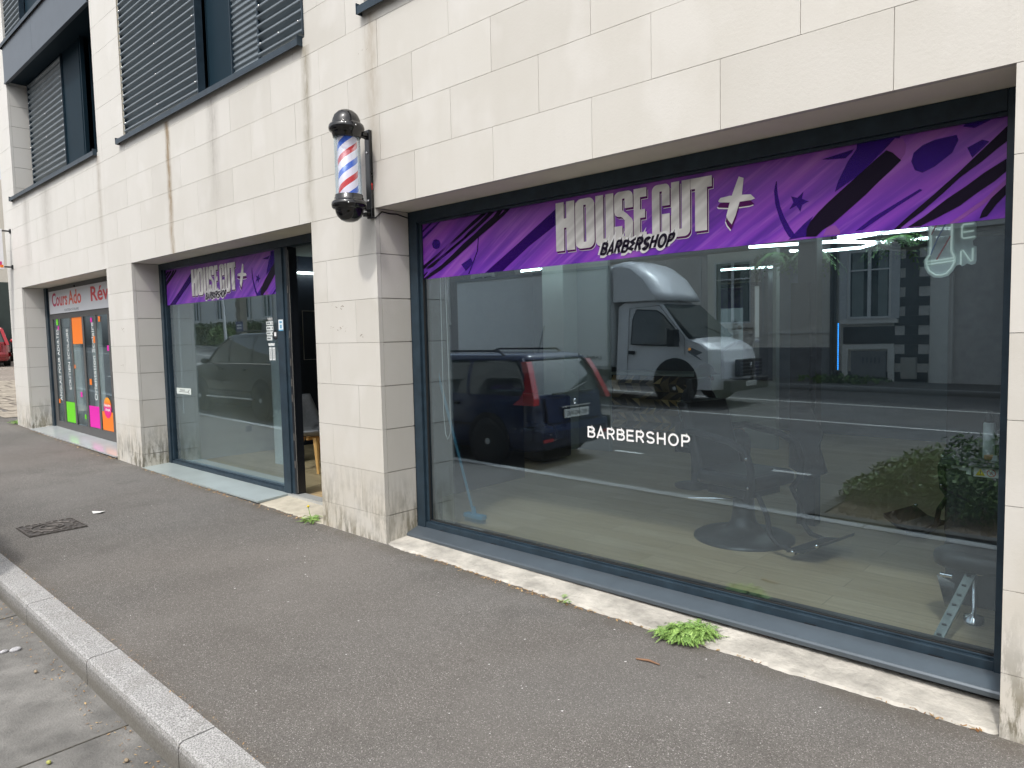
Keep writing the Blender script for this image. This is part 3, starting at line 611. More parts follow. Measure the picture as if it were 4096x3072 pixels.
def stroke_text(txt, x, z, y, h_, total, wd=.165, dep=.0008):
    tw = sum(GLY[c][0] for c in txt)+.06*(len(txt)-1); kx = total/tw; m = MB(); cx = x; q = 0
    for c in txt:
        for path in GLY[c][1]:
            P_ = [Vector((cx+p[0]*kx, 0, z+p[1]*h_)) for p in path]; w2 = wd*h_/2; L_, R_ = [], []
            cl = (P_[0]-P_[-1]).length < 1e-6
            for i, p in enumerate(P_):
                a = P_[i-1] if i else (P_[-2] if cl else None); b = P_[i+1] if i+1 < len(P_) else (P_[1] if cl else None)
                d1 = (p-a).normalized() if a is not None else (b-p).normalized(); d2 = (b-p).normalized() if b is not None else d1
                n1 = Vector((-d1.z, 0, d1.x)); n2 = Vector((-d2.z, 0, d2.x)); t_ = (n1+n2).normalized(); k_ = w2/max(.35, t_.dot(n1)); L_.append(p+t_*k_); R_.append(p-t_*k_)
            yy = y-dep-.00003*q; q += 1; n_ = len(P_)
            m.add([(p.x, yy, p.z) for p in L_]+[(p.x, yy, p.z) for p in R_], [(i, n_+i, n_+i+1, i+1) for i in range(n_-1)])
        cx += (GLY[c][0]+.06)*kx
    return m
def banner(name, x0, x1, sh, label, z0=2.045, z1=2.473):
    Y = .353; root = thing(name, label, 'banner', ((x0+x1)/2, Y, z0))
    m = MB(); m.box(x0, x1, Y, Y+.002, z0, z1); obj('printed_sheet', m, banner_mat(name+'_print', sh), root)
    def layer(nm, polys, mat, dy, dx=0, dz=0):
        m = MB(); k = 0
        for p in polys:
            q = clip([(a+sh+dx, min(z1, max(z0, b+dz))) for a, b in p], x0+.001, x1-.001)
            if len(q) > 2: m.prism_y(q, Y-dy-.00002*k-.0003, Y-dy-.00002*k); k += 1
        if k: obj(nm, m, mat, root)
    layer('dark_band', ART['V'], PV, .0006); layer('violet_shapes', ART['D'], PD, .0009); layer('pink_streaks', ART['L'], PL, .0013)
    layer('black_brush_strokes', ART['K']+[[(a+.004, b-.006) for a, b in p] for p in ART['K'][:4]]+[[(a-.004, b+.005) for a, b in p] for p in ART['K'][:4]], PK, .0017)
    ps = [p for ch, a, b in LET for p in letter(ch, a, b, 2.133 if ch != 'T' else 2.15, 2.440)]
    layer('lettering_outline', ps, WHI, .0024, .010, -.0155); layer('lettering_shadow', ps, MAR, .0029, .0075, -.0125); layer('lettering_gap', ps, MAR, .0032, .002, -.003)
    layer('lettering', ps, SILV, .0037)
    layer('cross_outline', ART['plus'], WHI, .0024, -.008, -.034); layer('cross_shadow', ART['plus'], MAR, .0029, -.004, -.028); layer('cross', ART['plus'], SILV, .0037)
    # brush script word
    for nm, wd_, mat, dy in (('script_outline', .62, WHI, .0048), ('script', .235, PK, .0056)):
        m = stroke_text('BARBZRSHOP', 1.785+sh, 2.078, Y-dy, .072, .50, wd_, 0)
        m.v = [(x+(z-2.078)*.36, y, z+(x-1.785-sh)*.018+.004*math.sin((x-sh)*47)) for x, y, z in m.v]
        obj(nm, m, mat, root)
    return root
banner('shop_banner', .115, 3.858, 0, 'long purple HOUSE CUT BARBERSHOP banner across the top of the big window')
banner('shop_banner', -4.735, -2.066, -5.455, 'shorter purple HOUSE CUT BARBERSHOP banner above the window beside the door', 2.058, 2.485)
t = stroke_text('BARBERSHOP', 1.664, .940, .3545, .070, .728)
o = obj('window_lettering', t, WHITE); tag(o, 'white BARBERSHOP lettering stuck on the big window glass', 'lettering')

# small stickers beside the door
st_ = thing('price_sticker', 'white price list sticker headed TARIFS low on the glass beside the door', 'sticker', (-2.25, .354, 1.5))
m = MB()
for i, (a, b) in enumerate(((1.755, 1.79), (1.70, 1.745), (1.65, 1.69), (1.60, 1.64))): m.box(-2.335, -2.20 if i < 3 else -2.23, .3535, .3545, a, b)
m.box(-2.31, -2.19, .3535, .3545, 1.545, 1.572)
for xa in (-2.30, -2.235): m.box(xa, xa+.052, .3535, .3545, 1.40, 1.53)
obj('price_rows', m, pmat('sticker_white', (.62, .66, .66), .6, var=.1, scale=90), st_)
obj('heading', text_mb('TARIFS', .038, -2.31, 1.80, .3538, w=.10), WHITE, st_)
m = MB()
for zz in (1.775, 1.725, 1.672, 1.622):
    for xa, xc in ((-2.325, -2.29), (-2.285, -2.26), (-2.225, -2.21)): m.box(xa, xc, .3528, .3535, zz-.010, zz+.006)
for k_ in range(5):
    for xa in (-2.292, -2.227): m.box(xa, xa+.036, .3528, .3535, 1.42+k_*.02, 1.427+k_*.02)
obj('printed_lines', m, pmat('grey_print', (.12, .14, .15), .6, var=0), st_)
m = MB(); m.lathe([(.05, -.0005), (.05, .0005)], (-2.165, .3525, 1.655), 'Y', 24); q = obj('round_sticker', m, BLACK); tag(q, 'black oval sticker on the glass right of the price list', 'sticker'); q.scale = (1, 1, 1)
m = MB(); m.box(-2.185, -2.145, .3512, .352, 1.64, 1.68); o = obj('printed_mark', m, WHITE, q, local=True); 
st_ = thing('notice_sticker', 'pale blue and white notice stuck on the door post', 'sticker', (-1.99, .316, 1.7))
m = MB(); m.box(-2.03, -1.945, .3165, .3177, 1.69, 1.80); obj('sheet', m, pmat('notice_white', (.72, .78, .82), .6, var=.05), st_)
m = MB(); m.box(-2.01, -1.965, .3155, .3165, 1.765, 1.785); m.box(-2.005, -1.97, .3155, .3165, 1.715, 1.75); m.box(-2.03, -1.945, .3158, .3165, 1.69, 1.703); obj('blue_print', m, pmat('notice_blue', (.10, .33, .52), .6, var=.2, scale=100), st_)
st_ = thing('scissor_sticker', 'small pale strip sticker with a scissors mark on the lower left glass', 'sticker', (-4.4, .354, .98))
m = MB(); m.box(-4.60, -4.19, .3535, .3545, .972, 1.045); obj('strip', m, pmat('strip_pale', (.62, .68, .66), .6, var=.05), st_)
m = MB(); m.box(-4.53, -4.28, .3527, .3534, .996, 1.002); m.loft([[(-4.29, .3527, 1.0), (-4.235, .3527, 1.03), (-4.23, .3527, 1.025), (-4.28, .3527, .996)], [(-4.29, .3533, 1.0), (-4.235, .3533, 1.03), (-4.23, .3533, 1.025), (-4.28, .3533, .996)]])
m.loft([[(-4.29, .3527, .998), (-4.235, .3527, .975), (-4.23, .3527, .98), (-4.28, .3527, 1.003)], [(-4.29, .3533, .998), (-4.235, .3533, .975), (-4.23, .3533, .98), (-4.28, .3533, 1.003)]])
join(m, text_mb('MENAGE', .024, -4.5, 1.012, .3532, w=.14)); obj('print', m, pmat('grey_print'+'2', (.08, .10, .10), .6, var=0), st_)

# school window film
ORG = pmat('orange_film', (.86, .20, .012), .45, var=0); GRN = pmat('green_film', (.14, .62, .012), .45, var=0); MAG = pmat('magenta_film', (.72, .012, .40), .45, var=0)
sg = thing('school_sign', 'white Cours Ado sign board in the third bay with orange and pink letters', 'sign', (-8, .336, 2.1))
m = MB(); m.box(-9.525, -5.71, .330, .338, 2.118, 2.492); obj('board', m, pmat('board_white', (.66, .68, .72), .35, var=.02), sg)
def gradpink():
    m, t_, n, l, b = base('pink_orange_print'); g_ = n.new('ShaderNodeNewGeometry'); sp = n.new('ShaderNodeSeparateXYZ'); l.new(g_.outputs['Position'], sp.inputs[0])
    l.new(ramp(n, l, mth(n, l, 'MULTIPLY_ADD', sp.outputs[0], .62, 5.75, clamp=True), [(0, (.50, .01, .10)), (.55, (.72, .12, .04)), (1, (.66, .05, .06))]), b.inputs['Base Color']); return m
GP = gradpink()
m = text_mb('Cours', .30, -9.36, 2.245, .3295, w=.80, bold=.006); join(m, text_mb('Ado', .30, -8.50, 2.245, .3295, w=.62, bold=.006)); join(m, text_mb('Réve', .30, -7.44, 2.245, .3295, w=.98, bold=.006)); obj('lettering', m, GP, sg)
obj('small_lettering', text_mb('SOUTIEN SCOLAIRE', .055, -8.73, 2.142, .3295, w=.71), pmat('grey_ink', (.16, .17, .2), .5, var=0), sg)
def film(nm, x0, x1, z0, z1, mat, lab):
    m = MB(); m.box(x0, x1, .352, .3545, z0, z1); o = obj(nm, m, mat); tag(o, lab, 'window film', 'coloured film squares on the school window')
film('window_film', -8.485, -8.0, 1.61, 2.03, ORG, 'large orange square film at the top of the school window')
film('window_film', -9.03, -8.575, .33, .665, GRN, 'large green square film at the foot of the school window')
film('window_film', -7.89, -7.43, .325, .655, MAG, 'large magenta square film at the foot of the school window')
film('window_film', -7.32, -5.75, .32, .60, ORG, 'wide orange film at the foot of the school window beside the pier')
for x_, z_, s_, mt, lab in ((-9.30, 1.93, .10, GRN, 'small green film square below the Cours sign'), (-9.23, 1.85, .06, MAG, 'small pink film square just under the green one'), (-8.50, 1.22, .06, ORG, 'tiny orange film square left of the long mullion at mid height'),
        (-7.80, .98, .09, ORG, 'small orange film square left of the Orientation wording'), (-8.27, .77, .08, MAG, 'small magenta film square above the green block'), (-7.52, 1.62, .10, ORG, 'small orange film square beside the wording near the top'),
        (-7.26, 1.93, .08, ORG, 'small orange film square highest beside the pier'), (-6.95, 1.50, .08, MAG, 'small magenta film square nearest the pier'), (-8.13, .43, .07, GRN, 'small green film square low between the green and magenta blocks'),
        (-9.42, .62, .07, ORG, 'small orange film square low at the left edge'), (-7.60, 1.93, .07, MAG, 'small pink film square above the Orientation wording')):
    film('window_film', x_, x_+s_, z_, z_+s_, mt, lab)
def vtext(txt, x, z0, z1, hgt, lab, col):
    m = text_mb(txt, 1.0, 0, 0, 0, w=1.0, thick=.0005); zs = [p[2] for p in m.v]; za, zb = min(zs), max(zs)
    m.v = [(x-(p[2]-za)/(zb-za)*hgt, .3535+p[1]*.5, z0+p[0]*(z1-z0)) for p in m.v]
    # turn so that it reads bottom to top
    o = obj('vertical_lettering', m, col); tag(o, lab, 'lettering', 'vertical wording on the school window')
GLT = pmat('frosted_letters', (.80, .84, .84), .6, var=0)
vtext('ANGLAIS POUR ADULTES', -9.21, .67, 1.86, .12, 'vertical ANGLAIS POUR ADULTES wording at the left edge of the school window', GLT)
vtext('SOUTIEN SCOLAIRE', -8.70, .87, 1.86, .11, 'vertical SOUTIEN SCOLAIRE wording above the green film', GLT)
vtext('Orientation Scolaire', -7.49, .75, 1.93, .12, 'vertical Orientation Scolaire wording above the magenta film', GLT)
m = MB()
for xa, za in ((-8.42, 1.96), (-8.95, .60), (-7.83, .59), (-7.2, .36)):
    for q in range(2): m.box(xa, xa+.22-.07*q, .3512, .352, za-q*.03, za-q*.03+.008)
for o_ in (): pass
ds_ = thing('discount_disc', 'round orange and magenta Réduction d\'impôt disc on the school window', 'sticker', (-7.08, .35, .66))
m = MB(); m.lathe([(.155, -.001), (.155, .001)], (-7.08, .351, .66), 'Y', 40)
def discm():
    m, t_, n, l, b = base('disc_print'); g_ = n.new('ShaderNodeNewGeometry'); sp = n.new('ShaderNodeSeparateXYZ'); l.new(g_.outputs['Position'], sp.inputs[0])
    l.new(ramp(n, l, mth(n, l, 'MULTIPLY_ADD', sp.outputs[2], 4.0, -2.15, clamp=True), [(0, (.75, .01, .22)), (.45, (.66, .02, .28)), (.75, (.86, .20, .02)), (1, (.9, .35, .03))]), b.inputs['Base Color']); return m
obj('disc', m, discm(), ds_)
m = text_mb('Réduction', .055, -7.205, .68, .349, w=.25, bold=.001); join(m, text_mb("d'impôt", .055, -7.17, .615, .349, w=.20, bold=.001)); obj('lettering', m, WHITE, ds_)

# ------------------------------------------------------------------ barber pole
BX, BY = -.030, -.205
bp_ = thing('barber_pole', 'wall mounted barber pole with red, white and blue spiral and black domed caps', 'barber pole', (BX, BY, 2.45))
c0 = (BX, BY, 0)
m = MB(); m.lathe([(.001, 3.243), (.03, 3.241), (.06, 3.228), (.085, 3.203), (.098, 3.172), (.102, 3.150), (.103, 3.143), (.115, 3.140), (.124, 3.130), (.128, 3.112), (.125, 3.095), (.112, 3.083), (.104, 3.079), (.104, 3.062), (.100, 3.058), (.100, 3.046), (.096, 3.042), (.05, 3.04), (.001, 3.04)][::-1], c0, n=48)
obj('top_cap', m, BLKG, bp_)
m = MB(); m.lathe([(.001, 2.445), (.03, 2.447), (.06, 2.459), (.085, 2.483), (.098, 2.512), (.102, 2.530), (.103, 2.537), (.115, 2.540), (.124, 2.550), (.128, 2.568), (.125, 2.585), (.112, 2.597), (.104, 2.601), (.104, 2.618), (.100, 2.622), (.100, 2.636), (.096, 2.640), (.05, 2.642), (.001, 2.642)], c0, n=48)
obj('bottom_cap', m, BLKG, bp_)
def spiral():
    m, t_, n, l, b = base('spiral_print'); tc = n.new('ShaderNodeTexCoord'); sp = n.new('ShaderNodeSeparateXYZ'); l.new(tc.outputs['Object'], sp.inputs[0])
    a = mth(n, l, 'ARCTAN2', sp.outputs[0], mth(n, l, 'MULTIPLY', sp.outputs[1], -1.0)); ph = mth(n, l, 'MULTIPLY_ADD', a, 1.5/(2*math.pi), .0)
    f = mth(n, l, 'FRACT', mth(n, l, 'ADD', mth(n, l, 'SUBTRACT', mth(n, l, 'MULTIPLY', sp.outputs[2], 1/.205), ph), 10.50))
    r = n.new('ShaderNodeValToRGB'); r.color_ramp.interpolation = 'CONSTANT'; l.new(f, r.inputs[0]); e = r.color_ramp.elements
    W_ = (.78, .76, .90, 1); e[0].position = 0; e[0].color = (.012, .10, .62, 1); e[1].position = .22; e[1].color = W_
    x = e.new(.50); x.color = (.58, .015, .02, 1); x = e.new(.72); x.color = W_
    l.new(r.outputs[0], b.inputs['Base Color']); l.new(r.outputs[0], b.inputs['Emission Color']); b.inputs['Emission Strength'].default_value = .10; b.inputs['Roughness'].default_value = .4; return m
m = MB(); m.lathe([(.070, 2.64), (.070, 3.045)], c0, n=48); obj('spiral_cylinder', m, spiral(), bp_)
m = MB(); m.lathe([(.094, 2.63), (.094, 3.05), (.091, 3.05), (.091, 2.63)], c0, n=48); obj('glass_tube', m, shop_glass('pole_glass', .012, (.995, .995, .995), 0), bp_)
m = MB(); m.box(-.062, -.004, -.030, -.001, 2.49, 3.135); m.box(-.052, -.014, -.075, -.03, 2.50, 2.53); m.box(-.052, -.014, -.075, -.03, 3.085, 3.115)
for zc in (2.55, 3.075): m.tube([(-.033, -.03, zc), (-.033, -.075, zc+.005), (-.031, -.10, zc+.012)], .011, 8)
obj('wall_bracket', m, BLKG, bp_, bevel=.004)
for c_, r_ in (((-.033, -.033, 2.62), .009), ((-.033, -.033, 2.97), .009), ((BX+.127, BY-.01, 3.11), .006), ((BX+.1, BY-.075, 3.12), .006), ((BX+.1, BY-.075, 2.565), .006)): m = MB(); m.ball(c_, r_, 8); obj('bolt', m, CHROME, bp_)
m = MB(); m.box(-.0038, -.0030, -.020, -.014, 2.70, 2.735); m.add([(-.0030, -.027, 2.733), (-.0030, -.007, 2.733), (-.0030, -.017, 2.752)], [(0, 1, 2)]); obj('red_arrow', m, pmat('red_mark', (.6, .03, .02), .5, var=0), bp_)
t_ = text_mb('CE', .030, 0, 0, 0, thick=.0002); t_.v = [(-.0034, -.026+p[2]*.9, 2.80+p[0]) for p in t_.v]; obj('mark', t_, WHITE, bp_)
m = MB(); m.tube([(-.002, -.02, 2.50), (-.0005+.006, -.004, 2.492), (.004, .06, 2.545), (.004, .14, 2.538), (.004, .20, 2.542), (.004, .30, 2.525), (.01, .34, 2.52)], .005, 6)
tag(obj('power_cable', m, BLACK), 'thin black cable running from the barber pole into the window frame', 'cable')

# projecting sign at the far corner
sgn = thing('projecting_sign', 'white projecting sign panel with pink letters on two brackets at the far corner', 'sign', (-10.19, 0, 2.9))
m = MB(); m.box(-10.215, -10.165, -.85, -.13, 2.905, 3.58); obj('panel', m, pmat('sign_white', (.78, .79, .82), .4, var=0), sgn)
for z_ in (2.945, 3.55): m = MB(); m.box(-10.205, -10.175, -.14, -.018, z_-.012, z_+.012); m.box(-10.22, -10.16, -.018, -.0015, z_-.035, z_+.035); obj('bracket', m, BLACK, sgn)
PNK = pmat('pink_print', (.62, .015, .20), .4, var=0)
m = MB()
for ch, zz in (('n', 3.33), ('e', 3.12)):
    t_ = text_mb(ch, .33, 0, 0, 0, bold=.012); x1 = max(p[0] for p in t_.v); t_.v = [(-10.163+p[1], -.185+(p[0]-x1), zz+p[2]) for p in t_.v]; join(m, t_)
m.box(-10.164, -10.162, -.70, -.16, 2.965, 3.03); obj('lettering', m, PNK, sgn)
m = MB(); m.box(-10.1635, -10.1615, -.19, -.14, 2.93, 2.975); obj('orange_square', m, ORG, sgn)

# ------------------------------------------------------------------ shop interior
INT = thing('barbershop_interior', 'dim barbershop room with dark walls and oak floor behind the windows', 'shop interior', (0, 3, .06))
DW = pmat('black_wall', (.008, .012, .026), .5, var=.2, scale=2); GW = pmat('grey_wall', (.60, .60, .52), .85, var=.05); CEI = pmat('ceiling_grey', (.09, .10, .10), .8, var=.1)
m = MB(); m.box(-5.1, 4.3, .42, 7.6, .02, .062); obj('floor', m, FLOORM, INT)
m = MB(); m.box(-5.1, 4.3, .42, 7.6, 2.80, 2.98); obj('ceiling', m, CEI, INT)
m = MB(); m.box(-5.1, -4.86, .42, 1.98, .02, 2.80); obj('left_wall', m, GW, INT)
m = MB(); m.box(-5.1, -4.85, 1.98, 7.6, .02, 2.80); obj('black_side_wall', m, DW, INT)
m = MB(); m.box(4.0, 4.3, .42, 7.6, .02, 2.80); obj('right_wall', m, DW, INT)
m = MB(); m.box(-5.1, 4.3, 7.4, 7.6, .02, 2.80); obj('back_wall', m, pmat('back_wall_grey', (.10, .12, .15), .7, var=.1), INT)
m = MB(); m.box(-.87, 0, .31, .45, .02, 2.62); m.box(-.86, -.70, .45, 2.4, .06, 2.62); obj('pier_wall', m, DW, INT)
m = MB(); m.box(-4.85, -4.844, 2.28, 3.1, 1.306, 1.312); m.box(-4.85, -4.844, 2.28, 3.1, 2.012, 2.018); m.box(-4.85, -4.844, 2.28, 2.286, 1.312, 2.012)
obj('wall_moulding', m, pmat('thin_line', (.42, .40, .37), .6, var=0), INT)
m = MB(); m.box(-4.1, -2.4, 3.6, 3.7, .06, 2.62); obj('partition', m, pmat('partition_grey', (.45, .46, .42), .8, var=.05), INT)
m = MB(); m.box(-1.75, -1.40, 4.0, 4.35, .06, 2.62); obj('white_column', m, pmat('white_paint', (.62, .66, .62), .7, var=.03), INT)
m = MB(); m.box(-1.40, -.9, 4.3, 4.35, .06, 2.62); obj('side_panel', m, pmat('grey_paint', (.36, .39, .38), .8, var=.03), INT)
m = MB(); m.lathe([(.175, .06), (.175, 2.62)], (-3.74, 1.35, 0), n=32); tag(obj('round_column', m, pmat('column_white', (.56, .62, .58), .6, var=.06)), 'round pale green-white column behind the glass beside the door', 'column')
m = MB(); m.box(2.26, 2.40, 2.30, 2.42, .06, 2.80); tag(obj('black_column', m, BLACK), 'square black column in the middle of the barbershop', 'column')
m = MB(); random.seed(21)
pts = [(2.23, 1.95), (2.36, 1.95), (2.37, 1.5), (2.37, 1.1), (2.40, .95), (2.47, .80), (2.44, .7), (2.50, .50), (2.38, .44), (2.22, .52)]
m.prism_y(pts, 2.24, 2.29); tag(obj('hanging_cape', m, pmat('black_cloth', (.012, .013, .016), .9, var=.2)), 'black cutting cape hanging on the square column', 'cape')
# black faceted panels on the right wall
m = MB(); random.seed(4)
for iz in range(9):
    for iy in range(12):
        y0 = 1.5+iy*.32; z0 = .1+iz*.28; cx = 3.985-random.uniform(.02, .07); cy = y0+random.uniform(.08, .24); cz = z0+random.uniform(.08, .2)
        c4 = [(3.995, y0, z0), (3.995, y0+.32, z0), (3.995, y0+.32, z0+.28), (3.995, y0, z0+.28)]
        m.add(c4+[(cx, cy, cz)], [(0, 1, 4), (1, 2, 4), (2, 3, 4), (3, 0, 4)])
tag(obj('faceted_panel', m, pmat('black_facets', (.012, .014, .020), .3, var=0)), 'glossy black faceted wall panel at the right side of the shop', 'wall panel')
m = MB(); m.box(3.20, 3.95, 2.70, 2.78, .06, 2.78); tag(obj('black_partition', m, pmat('black_partition', (.010, .013, .022), .35, var=.3)), 'tall black partition at the right of the barbershop', 'partition')
# LED tubes on the ceiling
LED = pmat('led_tube', (.9, 1, 1), .4, var=0, emit=(.82, 1.0, .96), estr=7.0)
def led(a, b, lab, grp='white LED tubes forming hexagons on the ceiling', z=2.55):
    m = MB(); m.cyl((a[0], a[1], z), (b[0], b[1], z), .016, n=8); o = obj('led_tube', m, LED); tag(o, lab, 'light tube', grp)
    for q_ in (a, b): m = MB(); m.cyl((q_[0], q_[1], z), (q_[0], q_[1], 2.80), .004, n=5); obj('hanger', m, CHROME, o)
for a, b, lab in (((-2.99, 4.72), (-2.36, 4.69), 'leftmost LED tube under the purple banner'), ((-2.33, 4.69), (-1.70, 4.65), 'second LED tube from the left under the banner'),
    ((.81, 4.66), (1.65, 4.96), 'LED tube starting the left hexagon'), ((1.65, 4.96), (2.25, 4.59), 'LED tube of the left hexagon rising to the right'),
    ((.97, 5.47), (1.15, 5.86), 'short LED tube low at the left above the fern'), ((1.15, 5.86), (1.67, 5.85), 'lowest LED tube of the left hexagon'), ((1.67, 5.85), (1.96, 5.47), 'LED tube joining the two hexagons at the bottom'),
    ((1.65, 4.96), (1.96, 5.47), 'diagonal LED tube inside the left hexagon'), ((1.96, 5.47), (2.43, 5.52), 'LED tube crossing towards the open sign'), ((1.80, 4.61), (2.60, 4.67), 'upper LED tube left of the open sign'),
    ((2.43, 5.52), (2.80, 5.88), 'LED tube behind the open sign'), ((2.80, 5.88), (3.14, 5.90), 'lower LED tube right of the open sign'), ((2.95, 5.01), (3.31, 4.58), 'upper LED tube right of the open sign'), ((2.60, 4.67), (2.95, 5.01), 'LED tube hidden partly by the open sign'),
    ((-4.72, 2.16), (-4.72, 3.2), 'LED tube seen through the open door')):
    led(a, b, lab)
pass
for i, (a, b) in enumerate((((-2.0, 3.7), (-.7, 3.7)), ((-.7, 3.7), (.3, 3.3)), ((-.6, 1.6), (.4, 1.6)), ((.4, 1.6), (.9, 2.4)), ((-.6, 1.6), (-.5, 2.4)), ((2.0, 1.2), (3.0, 1.2)))): led(a, b, 'LED tube near the window hidden behind the purple banner', 'ceiling tubes near the window', 2.57)  # unseen tubes above the banner edge, added to brighten desk and room
# hanging ferns
FERN = pmat('fern_green', (.07, .17, .035), .6, var=.35, scale=14)
def fern(x, y, z, s, seed, lab):
    random.seed(seed); t_ = thing('hanging_fern', lab, 'plant', (x, y, z), group='ferns hanging from the ceiling')
    m = MB(); m.lathe([(.05*s, z), (.09*s, z+.02), (.10*s, z+.10)], (x, y, 0), n=12); obj('pot', m, BLACK, t_)
    m = MB()
    for _ in range(46):
        a = random.uniform(0, 2*math.pi); L = s*random.uniform(.25, .48); n_ = 11; up0 = random.uniform(.05, .5); px, py, pz = x, y, z+.10
        for k_ in range(n_):
            f = k_/n_; dx = L/n_*math.cos(a); dy = L/n_*math.sin(a); dz = L/n_*(up0-f*2.1)
            wd = .055*s*math.sin(math.pi*min(1, f+.12))+.004; q = Vector((-math.sin(a), math.cos(a), 0))
            for sg in (-1, 1):
                b_ = Vector((px, py, pz)); tip = b_+q*sg*wd+Vector((dx, dy, dz-.01*s))*.8
                m.add([b_, b_+Vector((dx, dy, dz))*.75, tip], [(0, 1, 2)])
            px += dx; py += dy; pz += dz
    obj('fronds', m, FERN, t_)
fern(1.02, 4.9, 2.36, .9, 1, 'hanging fern below the left LED hexagon'); fern(1.40, 4.9, 2.36, .9, 2, 'second hanging fern close to the left one'); fern(2.35, 4.8, 2.40, .9, 3, 'hanging fern just left of the open sign'); fern(3.0, 4.3, 2.30, .9, 4, 'hanging fern right of the open sign'); fern(3.22, 4.2, 2.32, .9, 5, 'rightmost hanging fern against the stone pier')
# open neon sign
NE = thing('open_sign', 'unlit neon barber pole sign with the word OPEN on clear acrylic behind the glass', 'sign', (3.6, .55, 1.85))
ACR = ink('acrylic_plate', (.80, .90, .86), .8); TUB = pmat('neon_tube_white', (.66, .74, .68), .35, var=0, emit=(.6, .7, .62), estr=.30)  # the unlit tubes carry a faint glow put into their material
def sx(u): return 3.518+(u-805)/355*.130
def sz(v): return 1.900-(v-680)/175*.077
yN = .52
pl = [(845, 250), (845, 600), (805, 660), (810, 730), (850, 800), (920, 850), (1000, 858), (1080, 840), (1130, 790), (1165, 740), (1200, 730), (1225, 752), (1250, 745), (1275, 725), (1300, 735), (1330, 745), (1365, 735), (1378, 700), (1375, 560), (1340, 545), (1335, 500), (1372, 470), (1370, 330), (1340, 290), (1340, -250), (1000, -420), (845, -250)]
m = MB(); m.prism_y([(sx(a), sz(b)) for a, b in pl], yN, yN+.006); obj('acrylic_plate', m, ACR, NE)
def nt_(pts, mat, r=.0035, nm='tube'): 
    m = MB(); m.tube([(sx(a), yN-.004, sz(b)) for a, b in pts], r, 6); obj(nm, m, mat, NE)
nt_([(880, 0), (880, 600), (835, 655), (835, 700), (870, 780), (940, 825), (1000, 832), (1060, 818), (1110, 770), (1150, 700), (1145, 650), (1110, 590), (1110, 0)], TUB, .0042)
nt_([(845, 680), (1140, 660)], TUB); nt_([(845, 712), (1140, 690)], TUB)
nt_([(1060, 270), (960, 440), (880, 610)], pmat('neon_blue', (.08, .22, .55), .4, var=0)); nt_([(1100, 430), (950, 665)], pmat('neon_red', (.55, .03, .03), .4, var=0)); nt_([(960, 270), (885, 400)], MATS['neon_red'])
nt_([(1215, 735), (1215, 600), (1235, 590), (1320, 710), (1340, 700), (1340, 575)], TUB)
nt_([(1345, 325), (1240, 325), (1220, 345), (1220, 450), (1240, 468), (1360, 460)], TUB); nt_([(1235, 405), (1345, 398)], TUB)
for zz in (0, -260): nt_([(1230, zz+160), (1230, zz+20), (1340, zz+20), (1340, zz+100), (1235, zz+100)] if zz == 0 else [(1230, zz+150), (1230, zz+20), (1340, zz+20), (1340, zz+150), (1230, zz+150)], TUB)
m = MB(); m.box(sx(1180), sx(1270), yN+.008, yN+.02, sz(390), sz(290)); obj('power_box', m, pmat('grey_plastic', (.18, .2, .2), .5, var=0), NE)
# ring lamp
m = MB(); P_ = []
for k_ in range(33):
    a = 2*math.pi*k_/32; P_.append((3.27+.14*math.cos(a), 1.2+.12*math.sin(a), 2.10+.075*math.sin(a)-.02*math.cos(a)))
m.tube(P_, .012, 8); m.tube([(3.40, 1.22, 2.07), (3.6, 1.4, 2.1), (3.99, 1.6, 2.1)], .012, 6); tag(obj('ring_lamp', m, ink('ring_plastic', (.45, .45, .40), .6)), 'unlit ring lamp on a wall arm left of the open sign', 'lamp')
# reception desk with gold facets
dk = thing('reception_desk', 'low reception desk with a front of bronze and gold triangular facets', 'desk', (-1.1, 6.3, .06))
m = MB(); m.box(-2.25, .0, 6.3, 6.9, .06, .92); obj('body', m, DW, dk); m = MB(); m.box(-2.28, .03, 6.22, 6.95, .93, .965); obj('top', m, pmat('desk_top', (.5, .55, .52), .5, var=0), dk)
m = MB(); random.seed(8); GOLDS = [pmat('bronze_a', (.05, .042, .035), .35, .2, var=.1), pmat('bronze_b', (.30, .22, .13), .4, .1, var=.1), pmat('gold_leaf', (.95, .66, .33), .4, .0, var=.1)]
nx, nz = 17, 7; gx = lambda i, j: (-2.24+i*2.22/nx+((j % 2)*.05)+random.uniform(-.012, .012))
G_ = [[(gx(i, j), 6.29-random.uniform(0, .035), .08+j*.84/nz) for i in range(nx+1)] for j in range(nz+1)]
for j in range(nz):
    for i in range(nx):
        a, b, c, d = G_[j][i], G_[j][i+1], G_[j+1][i+1], G_[j+1][i]
        tr_ = ((a, b, d), (b, c, d)) if j % 2 else ((a, b, c), (a, c, d))
        for q in tr_: m.add(q, [(0, 1, 2)], random.choices((0, 1, 2), (6, 3, 2))[0])
obj('faceted_front', m, GOLDS, dk)
# mirror on a short partition
mr = thing('wall_mirror', 'tall frameless mirror on a short partition reflecting the ceiling tubes', 'mirror', (.35, 5.6, .1))
m = MB(); m.box(-.2, .74, 5.62, 5.72, .06, 2.62); obj('partition', m, pmat('pale_partition', (.36, .38, .35), .8, var=.03), mr)
m = MB(); m.box(.0, .70, 5.60, 5.615, .95, 2.45); obj('mirror_glass', m, pmat('mirror', (.6, .65, .63), .02, 1, var=0), mr)
BLU = pmat('blue_led', (.02, .3, .9), .5, var=0, emit=(.01, .30, 1.0), estr=2.2)
m = MB()
for k_ in range(26): m.box(1.36, 1.368, 6.0, 6.01, 1.08+k_*.0225, 1.08+k_*.0225+.015)
tag(obj('blue_led_strip', m, BLU), 'thin vertical blue LED strip glowing deep in the shop', 'light strip')
